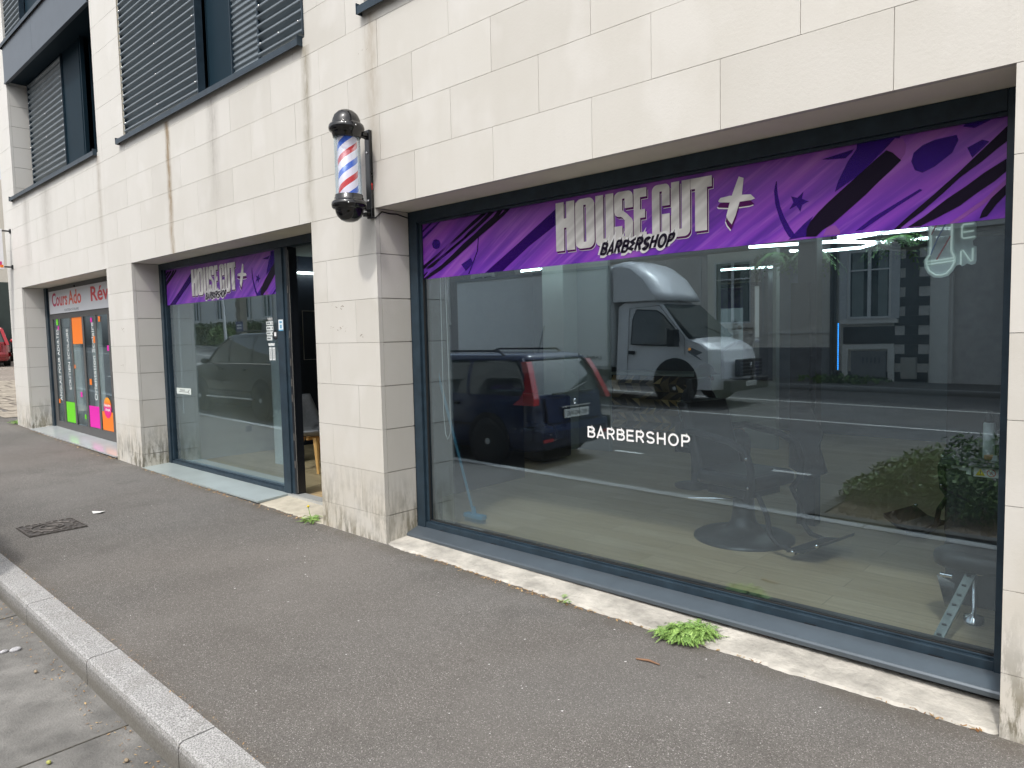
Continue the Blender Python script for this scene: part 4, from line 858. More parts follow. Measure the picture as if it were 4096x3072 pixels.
# counter and bottles
ct = thing('work_counter', 'black workstation counter close to the right end of the window', 'counter', (3.75, 1.5, .06))
m = MB(); m.box(3.50, 3.99, 1.2, 2.2, .06, .84); obj('cabinet', m, pmat('cabinet_black', (.02, .023, .026), .5, var=.2), ct); m = MB(); m.box(3.48, 3.99, 1.16, 2.2, .842, .87); obj('counter_top', m, pmat('top_black', (.03, .04, .04), .3, var=.2), ct)
wsn = thing('warning_sticker', 'white warning strip with yellow triangle and three red prohibition circles', 'sticker', (3.7, 1.195, .8))
m = MB(); m.box(3.625, 3.85, 1.192, 1.198, .785, .835); obj('strip', m, pmat('warn_white', (.75, .77, .74), .5, var=0), wsn)
m = MB(); m.prism_y([(3.634, .792), (3.678, .792), (3.656, .830)], 1.1905, 1.1915); obj('yellow_triangle', m, pmat('warn_yellow', (.85, .65, .02), .5, var=0), wsn)
m = MB(); m.prism_y([(3.654, .802), (3.658, .802), (3.658, .818), (3.654, .818)], 1.1898, 1.1903); m.prism_y([(3.654, .796), (3.658, .796), (3.658, .799), (3.654, .799)], 1.1898, 1.1903); obj('exclamation_mark', m, BLACK, wsn)
for i in range(3):
    cx = 3.705+i*.052; m = MB(); P_ = [(cx+.019*math.cos(R(a*15)), 1.191, .81+.019*math.sin(R(a*15))) for a in range(25)]; m.tube(P_, .0022, 5); m.tube([(cx-.014, 1.191, .824), (cx+.014, 1.191, .796)], .0018, 5); obj('red_circle', m, pmat('warn_red', (.6, .06, .06), .5, var=0), wsn)
    m = MB(); m.box(cx-.006, cx-.003, 1.1905, 1.1915, .80, .816); m.box(cx+.001, cx+.004, 1.1905, 1.1915, .802, .82); obj('black_symbol', m, BLACK, wsn)
m = MB(); random.seed(3); m.prism_y([(3.52, .834), (3.60, .828), (3.612, .83), (3.612, .79), (3.59, .793), (3.592, .81), (3.56, .812), (3.55, .822), (3.53, .818), (3.52, .824)], 1.192, 1.198)
tag(obj('torn_label', m, pmat('torn_white', (.6, .64, .62), .6, var=.2, scale=80)), 'torn remains of a white label on the counter front', 'label')
def bottle(x, y, prof, mats, lab, cat='bottle', grp='bottles on the counter'):
    t_ = thing('spray_bottle', lab, cat, (x, y, .87), group=grp); z0 = .872
    for nm, pr, mt in prof:
        m = MB(); m.lathe([(r_, z0+h_) for r_, h_ in pr], (x, y, 0), n=24); obj(nm, m, mt, t_)
BW = pmat('bottle_white', (.66, .72, .68), .4, var=.04)
bottle(3.675, 1.30, (('body', [(.028, 0), (.028, .19), (.024, .197)], BW), ('cap', [(.018, .197), (.018, .225), (.012, .235), (.012, .26)], BLACK)), 0, 'tall white bottle with black pump on the counter')
bottle(3.745, 1.32, (('body', [(.030, 0), (.030, .15), (.026, .17)], BW), ('band', [(.0305, .13), (.0305, .135)], BLACK), ('cap', [(.018, .17), (.018, .185), (.012, .198)], pmat('cap_red', (.35, .01, .01), .4, var=0))), 0, 'shorter white bottle with dark red cap on the counter')
m = MB(); m.loft([[(3.715+dx, 1.235, .872+zz), (3.755+dx, 1.235, .872+zz), (3.755+dx, 1.27, .872+zz), (3.715+dx, 1.27, .872+zz)] for dx, zz in ((0, 0), (.004, .05), (.012, .10), (.016, .125))]); m.rbox((3.775, 1.252, 1.01), (.13, .045, .04), (0, .05, 0))
tag(obj('hair_dryer', m, pmat('dryer_black', (.015, .015, .016), .45, var=.1), bevel=.008), 'black hair clipper handle standing at the counter edge', 'hair clipper')
m = MB(); m.rbox((3.69, 1.26, .885), (.06, .03, .025), (0, 0, .3)); tag(obj('wooden_brush', m, pmat('brush_wood', (.45, .24, .11), .6, var=.2), bevel=.006), 'small wooden neck brush lying on the counter', 'brush')
m = MB(); m.loft([[(3.70+x_, 1.21, .872), (3.73+x_, 1.21, .872), (3.725+x_, 1.21, .90), (3.71+x_, 1.21, .905)] for x_ in (0,)]+[[(3.70, 1.235, .872), (3.73, 1.235, .872), (3.725, 1.235, .90), (3.71, 1.235, .905)]]); tag(obj('white_pad', m, BW), 'small white curved pad on the counter beside the brush', 'pad')
# padded rest on slotted strut
rs = thing('padded_rest', 'black padded rest on a slotted metal strut low behind the window', 'padded rest', (3.62, .8, .06))
m = MB(); rings = []
for zz, k_ in ((-.05, .84), (-.035, .97), (0, 1.0), (.02, .97), (.035, .85), (.042, .6)):
    rings.append([(3.70+.185*k_*math.copysign(abs(math.cos(2*math.pi*i/40))**.75, math.cos(2*math.pi*i/40)), .85+.115*k_*math.copysign(abs(math.sin(2*math.pi*i/40))**.75, math.sin(2*math.pi*i/40)), .43+zz) for i in range(40)])
m.loft(rings, smooth=True); obj('pad', m, LEATH, rs)
m = MB(); a, b = Vector((3.595, .44, .068)), Vector((3.70, .80, .40)); d = (b-a); 
m.loft([[(p.x-.022, p.y, p.z), (p.x+.022, p.y, p.z), (p.x+.022, p.y+.012, p.z-.01), (p.x-.022, p.y+.012, p.z-.01)] for p in (a, b)]); obj('strut', m, pmat('galvanised', (.17, .20, .19), .4, .6, var=.2, scale=20), rs)
m = MB()
for k_ in range(8):
    p = a+d*((k_+.6)/8.6); m.rbox((p.x, p.y-.002, p.z+.002), (.020, .006, .018), (.75, 0, 0))
obj('slot', m, BLACK, rs)
m = MB(); m.prism_y([(3.54, .33), (3.62, .30), (3.60, .17), (3.58, .17)], .80, .81); m.cyl((3.555, .80, .335), (3.61, .80, .335), .012, n=8); m.lathe([(.05, .062), (.045, .10), (.012, .11), (.012, .38)], (3.68, .95, 0), n=16); m.cyl((3.66, .83, .36), (3.74, .80, .37), .007, n=6); obj('bracket', m, CHROME, rs)
# barber chairs
def barber_chair(x, y, rz, lab):
    t_ = thing('barber_chair', lab, 'barber chair', (x, y, .062), rz, group='black barber chairs')
    m = MB(); m.lathe([(.36, 0), (.36, .012), (.33, .028), (.27, .036), (.20, .05), (.13, .08), (.09, .13), (.08, .20), (.075, .30)], (0, 0, 0), n=48); obj('base', m, pmat('base_black', (.02, .021, .023), .32, var=.2, scale=20), t_, local=True)
    m = MB(); m.lathe([(.05, .14), (.05, .36)], (0, 0, 0), n=20); m.tube([(-.02, -.10, .30), (-.10, -.22, .31), (-.28, -.28, .29)], .008, 6); obj('hydraulic_column', m, CHROME, t_, local=True)
    m = MB(); m.box(-.18, .18, -.19, .19, .34, .40); obj('under_frame', m, BLACK, t_, local=True, bevel=.01)
    m = MB(); m.box(-.24, .27, -.25, .25, .41, .52); obj('seat', m, LEATH, t_, local=True, bevel=.035)
    m = MB(); m.loft([[(xx, -.24, zz), (xx, .24, zz), (xx+.10, .24, zz), (xx+.10, -.24, zz)] for xx, zz in ((-.28, .48), (-.32, .65), (-.38, .85), (-.43, 1.0))]); obj('backrest', m, LEATH, t_, local=True, bevel=.03)
    m = MB(); m.loft([[(xx, -.12, zz), (xx, .12, zz), (xx+.07, .12, zz), (xx+.07, -.12, zz)] for xx, zz in ((-.43, 1.03), (-.46, 1.17))]); obj('headrest', m, LEATH, t_, local=True, bevel=.02)
    for sg in (-1, 1):
        m = MB(); m.tube([(-.33, sg*.29, .78), (-.20, sg*.30, .80), (.10, sg*.30, .76), (.24, sg*.30, .70), (.28, sg*.30, .58), (.27, sg*.29, .44), (.22, sg*.27, .36)], .026, 8); obj('armrest', m, pmat('arm_black', (.010, .011, .014), .55, var=.1, spec=.3), t_, local=True)
        m = MB(); m.ball((.26, sg*.325, .66), .012, 8); m.ball((.27, sg*.32, .46), .010, 8); obj('bolt', m, CHROME, t_, local=True)
        m = MB(); m.tube([(.26, sg*.20, .40), (.34, sg*.20, .26), (.36, sg*.20, .14), (.42, sg*.20, .08), (.56, sg*.20, .06)], .018, 8); obj('footrest_arm', m, MATS['arm_black'], t_, local=True)
    m = MB(); m.loft([[(.50+xx, -.22, .05+zz), (.50+xx, .22, .05+zz), (.51+xx, .22, .075+zz), (.51+xx, -.22, .075+zz)] for xx, zz in ((0, 0), (.12, .02), (.22, .08))]); obj('footrest', m, BLACK, t_, local=True)
    m = MB(); m.ball((.56, -.24, .07), .016, 8); m.ball((.73, -.24, .15), .014, 8); obj('footrest_bolt', m, CHROME, t_, local=True)
    return t_
barber_chair(2.10, 1.69, R(-12), 'black barber chair on a round base in the centre of the big window')
barber_chair(3.62, 2.42, R(165), 'second barber chair beside the counter, partly hidden in reflections')
# broom
br_ = thing('broom', 'turquoise broom leaning inside the left end of the big window', 'broom', (.22, .75, .062))
BRB = pmat('broom_blue', (.07, .26, .38), .5, var=.1)
m = MB(); m.cyl((.20, .75, .12), (.135, .44, 1.36), .011, n=10); obj('handle', m, BRB, br_)
m = MB(); m.box(.10, .32, .72, .78, .10, .135); m.cyl((.205, .75, .13), (.20, .74, .19), .02, n=10); obj('head', m, BRB, br_, bevel=.01)
m = MB(); random.seed(2)
for _ in range(260):
    x_ = random.uniform(.105, .315); y_ = random.uniform(.725, .775); m.add([(x_-.002, y_, .10), (x_+.002, y_, .10), (x_+random.uniform(-.02, .03), y_+random.uniform(-.03, .02), .063)], [(0, 1, 2)])
obj('bristles', m, pmat('bristle', (.06, .20, .26), .8, var=.2), br_)
# blind cord
m = MB(); m.tube([(.235, .42, 2.1), (.23, .42, 1.0), (.245, .42, .84), (.27, .42, .80), (.30, .42, .85), (.305, .42, 1.0), (.29, .42, 2.1)], .003, 5)
tag(obj('blind_cord', m, pmat('cord_white', (.6, .62, .58), .6, var=0)), 'looped white blind cord hanging inside the big window', 'cord')
m = MB(); m.tube([(-4.60, .42, 2.3), (-4.59, .42, .9), (-4.575, .42, .86), (-4.56, .42, .9), (-4.57, .42, 2.3)], .003, 5); m.cyl((-4.575, .42, .86), (-4.575, .42, .72), .006, n=6)
tag(obj('blind_cord', m, MATS['cord_white']), 'looped white blind cord hanging inside the window next to the door', 'cord')
m = MB(); m.box(-4.857, -4.85, 1.35, 1.43, .36, .44); m.lathe([(.027, -4.849), (.027, -4.845)], (0, 1.39, .40), 'X', 16); tag(obj('wall_socket', m, pmat('socket_grey', (.35, .38, .36), .5, var=0)), 'pale wall socket on the side wall behind the glass', 'socket')
# waiting bench / dark box left of the chair
bn = thing('waiting_bench', 'low black waiting bench with curved arm behind the parked car\'s reflection', 'bench', (-1.4, 3.4, .06))
m = MB(); m.box(-2.6, -.98, 3.05, 3.55, .10, .48); obj('seat', m, LEATH, bn, bevel=.03); m = MB(); m.box(-2.6, -.98, 3.5, 3.6, .10, .85); obj('backrest', m, LEATH, bn, bevel=.03)
m = MB(); m.tube([(-.98, 3.1, .52), (-.88, 3.1, .53), (-.82, 3.1, .48), (-.80, 3.1, .40)], .015, 6); obj('arm', m, BLACK, bn)
# chair seen through the door
ch = thing('shell_chair', 'grey shell chair with beech legs just inside the open door', 'chair', (-2.98, 1.28, .062), R(12))
m = MB(); rings = []
for t2 in range(13):
    f = t2/12
    if f < .5: xx = .24-.46*f*2*.95; zz = .44-.03*math.sin(f*2*math.pi*.5); wv = .22+.02*math.sin(f*2*math.pi)
    else: g_ = (f-.5)*2; xx = -.20-.15*g_; zz = .44+.44*g_**1.15; wv = .23*(1-.32*g_**2)
    rings.append([(xx+.10*(abs(k_)/4.)**2*(1 if f > .5 else .1), wv*k_/4., zz+.07*(abs(k_)/4.)**2*(1 if f <= .6 else .1)) for k_ in range(-4, 5)])
top = rings; bot = [[(p[0]-.012, p[1], p[2]-.02) for p in r] for r in rings]
n9 = 9
vs = [p for r in top for p in r]+[p for r in bot for p in r]; o9 = len(top)*n9; fs = []
for k_ in range(12):
    for i in range(8): a = k_*n9+i; fs.append((a, a+1, a+n9+1, a+n9)); fs.append((o9+a, o9+a+n9, o9+a+n9+1, o9+a+1))
for i in range(8): fs.append((i, o9+i, o9+i+1, i+1)); a = 12*n9+i; fs.append((a, a+1, o9+a+1, o9+a))
for k_ in range(12): a = k_*n9; fs.append((a, a+n9, o9+a+n9, o9+a)); a += 8; fs.append((a, o9+a, o9+a+n9, a+n9))
m.add(vs, fs, smooth=True); obj('shell', m, pmat('grey_fabric', (.24, .235, .24), .9, var=.1, scale=40, bump=.2, bscale=300), ch, local=True)
BEE = pmat('beech', (.78, .44, .15), .5, var=.12, scale=6, stretch=(6, 6, 1))
for sx_, sy in ((1, 1), (1, -1), (-1, 1), (-1, -1)):
    m = MB(); a = Vector((sx_*.10-.0, sy*.12, .40)); b = Vector((sx_*.21, sy*.20, 0)); m.loft([[(p.x-w_, p.y-w_*.6, p.z), (p.x+w_, p.y-w_*.6, p.z), (p.x+w_, p.y+w_*.6, p.z), (p.x-w_, p.y+w_*.6, p.z)] for p, w_ in ((a, .026), (b, .015))]); obj('leg', m, BEE, ch, local=True)
m = MB(); m.rbox((0, 0, .385), (.30, .04, .03)); m.rbox((0, 0, .385), (.04, .30, .03)); obj('cross_frame', m, BEE, ch, local=True)
# open door leaf swung inward against the left
dr = thing('shop_door', 'glazed shop door opened inward against the pier wall', 'door', (-.95, .42, .08))
m = MB(); m.box(-.945, -.895, .43, .52, .09, 2.47); m.box(-.945, -.895, 1.22, 1.32, .09, 2.47); m.box(-.945, -.895, .52, 1.22, .09, .22); m.box(-.945, -.895, .52, 1.22, 2.37, 2.47); obj('leaf_frame', m, BLACK, dr)
m = MB(); m.box(-.925, -.915, .52, 1.22, .22, 2.37); obj('pane', m, GLASS, dr)
m = MB(); m.box(-1.879, -1.845, .335, .43, .09, 2.489); q = obj('door_jamb', m, BLACK, W2)
for xq in (-1.8445, -1.8365): m = MB(); m.box(xq, xq+.002, .338, .340, .10, 2.46); obj('seal_strip', m, pmat('seal_grey', (.22, .22, .21), .5, var=.3, scale=30), W2)  # reflections along the door edge, painted as thin pale strips
for z_ in (.35, .62, 1.0, 1.15, 1.35, 1.62, 2.05): m = MB(); m.box(-1.868, -1.848, .331, .3345, z_, z_+.07); obj('strike_plate', m, pmat('dull_steel', (.14, .13, .12), .5, .5, var=.2), W2)
# school room behind bay 3
SCH = thing('school_interior', 'pale classroom behind the striped school window', 'room', (-7.5, 3, .1))
m = MB(); m.box(-10.3, -5.12, .45, 4.6, .02, .12); obj('floor', m, pmat('lino', (.30, .29, .27), .6, var=.05), SCH)
m = MB(); m.box(-10.3, -5.12, 4.4, 4.6, .12, 2.62); obj('back_wall', m, pmat('room_pale', (.45, .45, .42), .8, var=.05), SCH)
m = MB(); m.box(-10.3, -10.2, .45, 4.4, .12, 2.62); m.box(-5.22, -5.12, .45, 4.4, .12, 2.62); obj('side_wall', m, MATS['room_pale'], SCH)
m = MB(); m.box(-10.3, -5.12, .45, 4.6, 2.62, 2.7); obj('ceiling', m, CEI, SCH)
m = MB(); random.seed(6)
prof = [(-9.45+i*.02, .50+.02*math.sin(i*1.3)) for i in range(0, 180)]
m.add([(a, b, .16) for a, b in prof]+[(a, b, 2.1) for a, b in prof], [(i, i+1, len(prof)+i+1, len(prof)+i) for i in range(len(prof)-1) if i % 46 > 22], smooth=True)
tag(obj('net_curtain', m, pmat('curtain_pale', (.68, .68, .60), .9, var=.05)), 'pale hanging curtain strips behind the school window', 'curtain')

# ------------------------------------------------------------------ vehicles on the street (seen in the window glass and in the yard)
CGL = pmat('car_glass', (.035, .045, .045), .03, var=0, spec=.9); TYRE = pmat('tyre', (.018, .018, .018), .8, var=.1); RIMM = pmat('rim_alloy', (.60, .61, .62), .35, .15, var=0)
REDL = pmat('tail_red', (.32, .012, .02), .15, var=0, coat=.6); LAMPG = pmat('lamp_clear', (.16, .18, .2), .06, .3, var=0, coat=1)
def rring(x0, x1, w_, z, r, n=6, crown=0):
    P_ = []
    for cx, cy, a0 in ((x1-r, w_-r, 0), (x0+r, w_-r, 90), (x0+r, -w_+r, 180), (x1-r, -w_+r, 270)):
        for k_ in range(n+1):
            a = R(a0+90*k_/n); P_.append((cx+r*math.cos(a), cy+r*math.sin(a), z))
    return P_
def wheel(parent, x, y, r, wd, spokes, sg, local=True):
    w_ = MB(); w_.lathe([(r*.60, -wd/2), (r*.93, -wd/2), (r, -wd/2+.03), (r, wd/2-.03), (r*.93, wd/2), (r*.60, wd/2)], (x, y, r), 'Y', 32); o = obj('wheel', w_, TYRE, parent, local=True)
    q = MB(); yo = y+sg*(wd/2-.015); q.lathe([(r*.62, -.03), (r*.62, .012), (r*.57, .012), (r*.55, -.02), (.001, -.02)] if sg > 0 else [(.001, .02), (r*.55, .02), (r*.57, -.012), (r*.62, -.012), (r*.62, .03)], (x, yo, r), 'Y', 32)
    for k_ in range(spokes):
        a = 2*math.pi*k_/spokes; q.rbox((x+math.cos(a)*r*.3, yo+sg*.004, r+math.sin(a)*r*.3), (r*.55, .02, r*.15), (0, -a, 0))
    q.lathe([(r*.13, -.02), (r*.13, .02)], (x, yo, r), 'Y', 16)
    obj('rim', q, RIMM, o, local=True); return o
def car(name, lab, cat, loc, rz, L, W, H, paint, belt=.90, roofx=(.25, 1.55), rr_=.31, spokes=5, rails=True, rear='wagon', group=None, plate='', lamp=REDL, wb=(.78, 3.3)):
    t_ = thing(name, lab, cat, loc, rz, group); hw = W/2; sc_ = L/4.05
    b = MB(); rs_ = []
    for z, x0, x1, w_, r in ((.20, .10, L-.16, hw-.08, .22), (.27, .02, L-.05, hw-.02, .26), (.38, 0, L, hw, .30), (.50, .0, L-.01, hw+.005, .30), (.60, .05, L-.05, hw, .28), (.70, .05, L-.10, hw-.005, .26), (.78*belt/.90, .06, L-.20, hw-.015, .26), (belt-.05, .07, L-.62, hw-.03, .22), (belt+.01, .09, L-1.0*sc_, hw-.05, .18)):
        rs_.append(rring(x0, x1, w_, z, r))
    b.loft(rs_, smooth=True); body = obj('body', b, paint, t_, local=True)
    g_ = MB(); rf, rb = roofx; g_.loft([rring(.10, L-1.0*sc_+.02, hw-.065, belt, .14), rring(.10+rf*.45, L-1.0*sc_-(rb-1.0)*.55, hw-.11, (belt+H)/2, .14), rring(.10+rf, L-rb*sc_, hw-.20, H-.07, .14)], smooth=True); obj('cabin_glass', g_, CGL, t_, local=True)
    rf_ = MB(); rf_.loft([rring(.07+rf, L-rb*sc_+.02, hw-.185, H-.085, .15), rring(.08+rf, L-rb*sc_-.03, hw-.21, H-.035, .16), rring(.16+rf, L-rb*sc_-.16, hw-.32, H-.005, .2), rring(.4+rf, L-rb*sc_-.4, hw-.5, H, .1)], smooth=True); obj('roof', rf_, paint, t_, local=True)
    for sg in (-1, 1):
        p = MB(); lo = lambda x, o=.0: (x, sg*(hw-.06-o), belt+.0); hi = lambda x: (x, sg*(hw-.20), H-.07)
        p.tube([(L-1.0*sc_, sg*(hw-.09), belt), ((L-1.0*sc_+L-rb*sc_)/2+.03, sg*(hw-.14), (belt+H-.05)/2), (L-rb*sc_-.03, sg*(hw-.21), H-.075)], .030, 6)
        for xx in (L*.52, L*.30): p.loft([[(xx+dx-.03, sg*(hw-.06-q), belt+dz), (xx+dx+.04, sg*(hw-.06-q), belt+dz), (xx+dx+.04, sg*(hw-.09-q), belt+dz), (xx+dx-.03, sg*(hw-.09-q), belt+dz)] for dx, q, dz in ((0, 0, 0), (.01, .05, (H-belt)/2), (.02, .135, H-belt-.07))])
        p.tube([(.14, sg*(hw-.10), belt), (.13+rf*.5, sg*(hw-.145), (belt+H)/2), (.14+rf, sg*(hw-.22), H-.08)], .045, 6)
        obj('pillar', p, paint if rear != 'x' else BLACK, t_, local=True)
        ar = MB()
        for xw in wb: ar.lathe([(rr_+.055, -.01), (rr_+.055, .01)], (xw, sg*(hw-.0), rr_+.015), 'Y', 28)
        obj('wheel_arch', ar, RUB, t_, local=True)
        m_ = MB(); m_.ball((L-1.25*sc_, sg*(hw+.09), belt+.06), (.06, .09, .07), 10); m_.cyl((L-1.25*sc_, sg*(hw-.05), belt), (L-1.25*sc_, sg*(hw+.05), belt+.04), .02, n=6); obj('wing_mirror', m_, BLACK, t_, local=True)
        m_ = MB(); m_.box(.9, L-1.0, sg*(hw+.003), sg*(hw+.008), .50, .53); m_.box(L*.33, L*.36, sg*(hw-.02), sg*(hw+.02), belt-.13, belt-.10); m_.box(L*.56, L*.59, sg*(hw-.02), sg*(hw+.02), belt-.13, belt-.10); obj('trim', m_, RUB, t_, local=True)
        for xw in wb: wheel(t_, xw, sg*(hw-.075), rr_, .20, spokes, sg)
        if rails:
            m_ = MB(); m_.tube([(.45+rf, sg*(hw-.24), H-.03), (.55+rf, sg*(hw-.24), H+.035), (L-rb*sc_-.5, sg*(hw-.24), H+.035), (L-rb*sc_-.3, sg*(hw-.24), H-.02)], .016, 6); obj('roof_rail', m_, BLACK, t_, local=True)
        hl = MB(); hl.ball((L-.17, sg*(hw-.20), .68), (.13, .15, .075), 12); obj('headlight', hl, LAMPG, t_, local=True)
        if rear == 'wagon':   # tall lamp climbing the corner
            tl = MB(); tl.loft([[(x_-.02, sg*(hw-i_), z), (x_+wd_, sg*(hw-i_+.012), z), (x_+wd_, sg*(hw-i_-.05), z), (x_-.02, sg*(hw-i_-.10), z)] for x_, i_, z, wd_ in ((.03, .02, .80, .32), (.05, .045, .88, .20), (.10, .075, 1.0, .09), (.19, .125, 1.2, .07), (.27, .17, H-.10, .06))], smooth=False); obj('tail_lamp', tl, lamp, t_, local=True)
        else:
            tl = MB(); tl.ball((.10, sg*(hw-.15), .86), (.10, .17, .11), 12); obj('tail_lamp', tl, lamp, t_, local=True)
    tg = MB(); tg.loft([[(-.012, -hw+.28, .56), (-.012, hw-.28, .56), (.03, hw-.28, .56), (.03, -hw+.28, .56)], [(.028, -hw+.26, belt-.03), (.028, hw-.26, belt-.03), (.06, hw-.26, belt-.03), (.06, -hw+.26, belt-.03)]]); obj('tailgate', tg, paint, t_, local=True, bevel=.01)
    if plate:
        pl_ = MB(); pl_.box(-.026, -.016, -.26, .26, .60, .71); q = obj('number_plate', pl_, pmat('plate_white', (.6, .6, .58), .5, var=0), t_, local=True)
        tx = text_mb(plate, .085, 0, 0, 0, w=.42); tx.v = [(-.0275, .21-p[0], .625+p[2]) for p in tx.v]; obj('plate_lettering', tx, BLACK, q, local=True)
        e_ = MB(); e_.lathe([(.001, -.004), (.035, -.004), (.035, .004), (.001, .004)], (.005, 0, .80), 'X', 16); e_.box(-.02, .03, -.3, .3, .735, .755); obj('emblem', e_, CHROME, t_, local=True)
    bp2 = MB(); bp2.loft([rring(-.035, .3, hw+.004, .36, .26), rring(-.05, .3, hw+.006, .45, .27), rring(-.03, .3, hw+.004, .53, .26)]); obj('rear_bumper', bp2, paint, t_, local=True)
    return t_
NAVY = pmat('navy_paint', (.010, .018, .055), .22, .0, var=0, spec=.3, coat=.45); BLKP = pmat('black_paint', (.008, .012, .014), .25, 0, var=0, spec=.3, coat=.25); REDP = pmat('red_paint', (.24, .010, .015), .2, .2, var=0, coat=1)
# local +x points to the nose, so the rear bumper stands at the origin and the car heads towards -X (rz = 180)
c1 = car('parked_car', 'dark blue estate car with tall red rear lamps parked at the kerb', 'car', (-1.32, -3.40, gz(-3)-.13), R(180), 4.05, 1.68, 1.44, NAVY, plate='RK 442 WC', roofx=(.24, 1.62))
m = MB(); m.tube([(.62, 0, 1.44), (.50, 0, 1.80)], .006, 5); obj('antenna', m, BLACK, c1, local=True)
m = MB(); m.tube([(.05, -.05, .93), (.07, .33, 1.02)], .012, 5); m.box(.015, .05, -.42, .42, .905, .93); obj('rear_wiper', m, BLACK, c1, local=True)
m = MB(); 
for sg in (-1, 1): m.box(-.056, -.04, sg*.62-.09, sg*.62+.09, .33, .37)
obj('reflector', m, REDL, c1, local=True)
c2 = car('parked_car', 'black sport utility car parked ahead of the blue estate', 'car', (-7.75, -3.82, gz(-10)-.13), R(180), 4.5, 1.86, 1.70, BLKP, belt=1.08, roofx=(.45, 1.75), rr_=.36, rear='suv', wb=(.9, 3.6))
m = MB(); m.box(1.1, 3.4, -.955, -.94, .36, .39); m.box(.5, 3.6, -.925, -.905, 1.075, 1.09); obj('chrome_trim', m, CHROME, c2, local=True)
c3 = car('parked_car', 'bright red car parked in the yard beyond the corner', 'car', (-27.5, 2.75, gz(-28)), R(172), 4.1, 1.74, 1.50, REDP, roofx=(.3, 1.6), rails=False, plate='')
c4 = car('parked_car', 'black car parked behind the red car in the yard', 'car', (-30.5, 5.2, gz(-31)), R(170), 4.1, 1.74, 1.48, BLKP, roofx=(.3, 1.6), rails=False, rear='suv')
for c_ in (c1, c2, c3, c4): c_['group'] = 'cars parked in the street and yard'

# delivery truck
TRW = pmat('truck_white', (.80, .81, .82), .3, var=0, coat=.5)
BOXW = pmat('box_white', (.82, .84, .83), .5, var=.03)
tk = thing('delivery_truck', 'white box truck with tall cab fairing driving past on the far lane', 'truck', (-9.9, -11.25, gz(-6)-.13), 0)
m = MB(); m.box(-.9, 4.45, -1.05, 1.05, .80, 3.22); bx_ = obj('cargo_box', m, BOXW, tk, local=True, bevel=.04)
m = MB()
for y_ in (-1.06, 1.06):
    m.box(-.92, 4.47, y_-.02, y_+.02, .76, .84); m.box(-.92, 4.47, y_-.02, y_+.02, 3.17, 3.24); m.box(4.38, 4.47, y_-.02, y_+.02, .8, 3.2)
obj('edge_profile', m, pmat('alu_profile', (.35, .36, .37), .4, .5, var=0), bx_, local=True)
obj('maker_lettering', (lambda t: (setattr(t, 'v', [(4.2-p[0]*1.0, 1.085, 1.0+p[2]) for p in t.v]), t)[1])(text_mb('LABBÉ', .12, 0, 0, 0, w=.45)), BLACK, bx_, local=True)
cabp = [(4.55, .50), (4.55, 2.28), (4.75, 2.38), (5.55, 2.36), (5.80, 2.26), (6.55, 1.50), (7.05, 1.38), (7.33, 1.22), (7.42, .95), (7.44, .60), (7.40, .34), (4.9, .40)]
def slices(prof, ys):
    m = MB(); cx = sum(p[0] for p in prof)/len(prof); rings = []
    for y_, kx, kz, zt in ys: rings.append([(cx+(p[0]-cx)*kx-max(0, p[0]-6.0)*.26*(abs(y_)/1.03)**3, y_-(max(0, p[1]-1.35)*zt*(1 if y_ > 0 else -1)), p[1] if p[1] < .7 else .7+(p[1]-.7)*kz) for p in prof])
    m.loft(rings, smooth=False); return m
m = slices(cabp, [(-1.03, .975, .97, .16), (-.99, .99, .99, .15), (-.80, 1.0, 1.0, .1), (0, 1.015, 1.005, 0), (.80, 1.0, 1.0, .1), (.99, .99, .99, .15), (1.03, .975, .97, .16)])
cb = obj('cab', m, TRW, tk, local=True, bevel=.03)
fp = [(4.50, 2.36), (4.48, 3.30), (4.75, 3.34), (5.05, 3.25), (5.45, 2.95), (5.75, 2.55), (5.86, 2.36)]
def slf(prof, ys):
    m = MB(); m.loft([[(4.5+(p[0]-4.5)*kx, y_, 2.36+(p[1]-2.36)*kz) for p in prof] for y_, kx, kz in ys], smooth=True); return m
obj('roof_fairing', slf(fp, [(-1.0, .86, .86), (-.93, .94, .95), (-.6, 1, 1), (0, 1.03, 1.02), (.6, 1, 1), (.93, .94, .95), (1.0, .86, .86)]), TRW, tk, local=True)
obj('fairing_lettering', (lambda t: (setattr(t, 'v', [(5.45-p[0], .985, 2.42+p[2]) for p in t.v]), t)[1])(text_mb('LABBÉ', .10, 0, 0, 0, w=.42)), BLACK, tk, local=True)
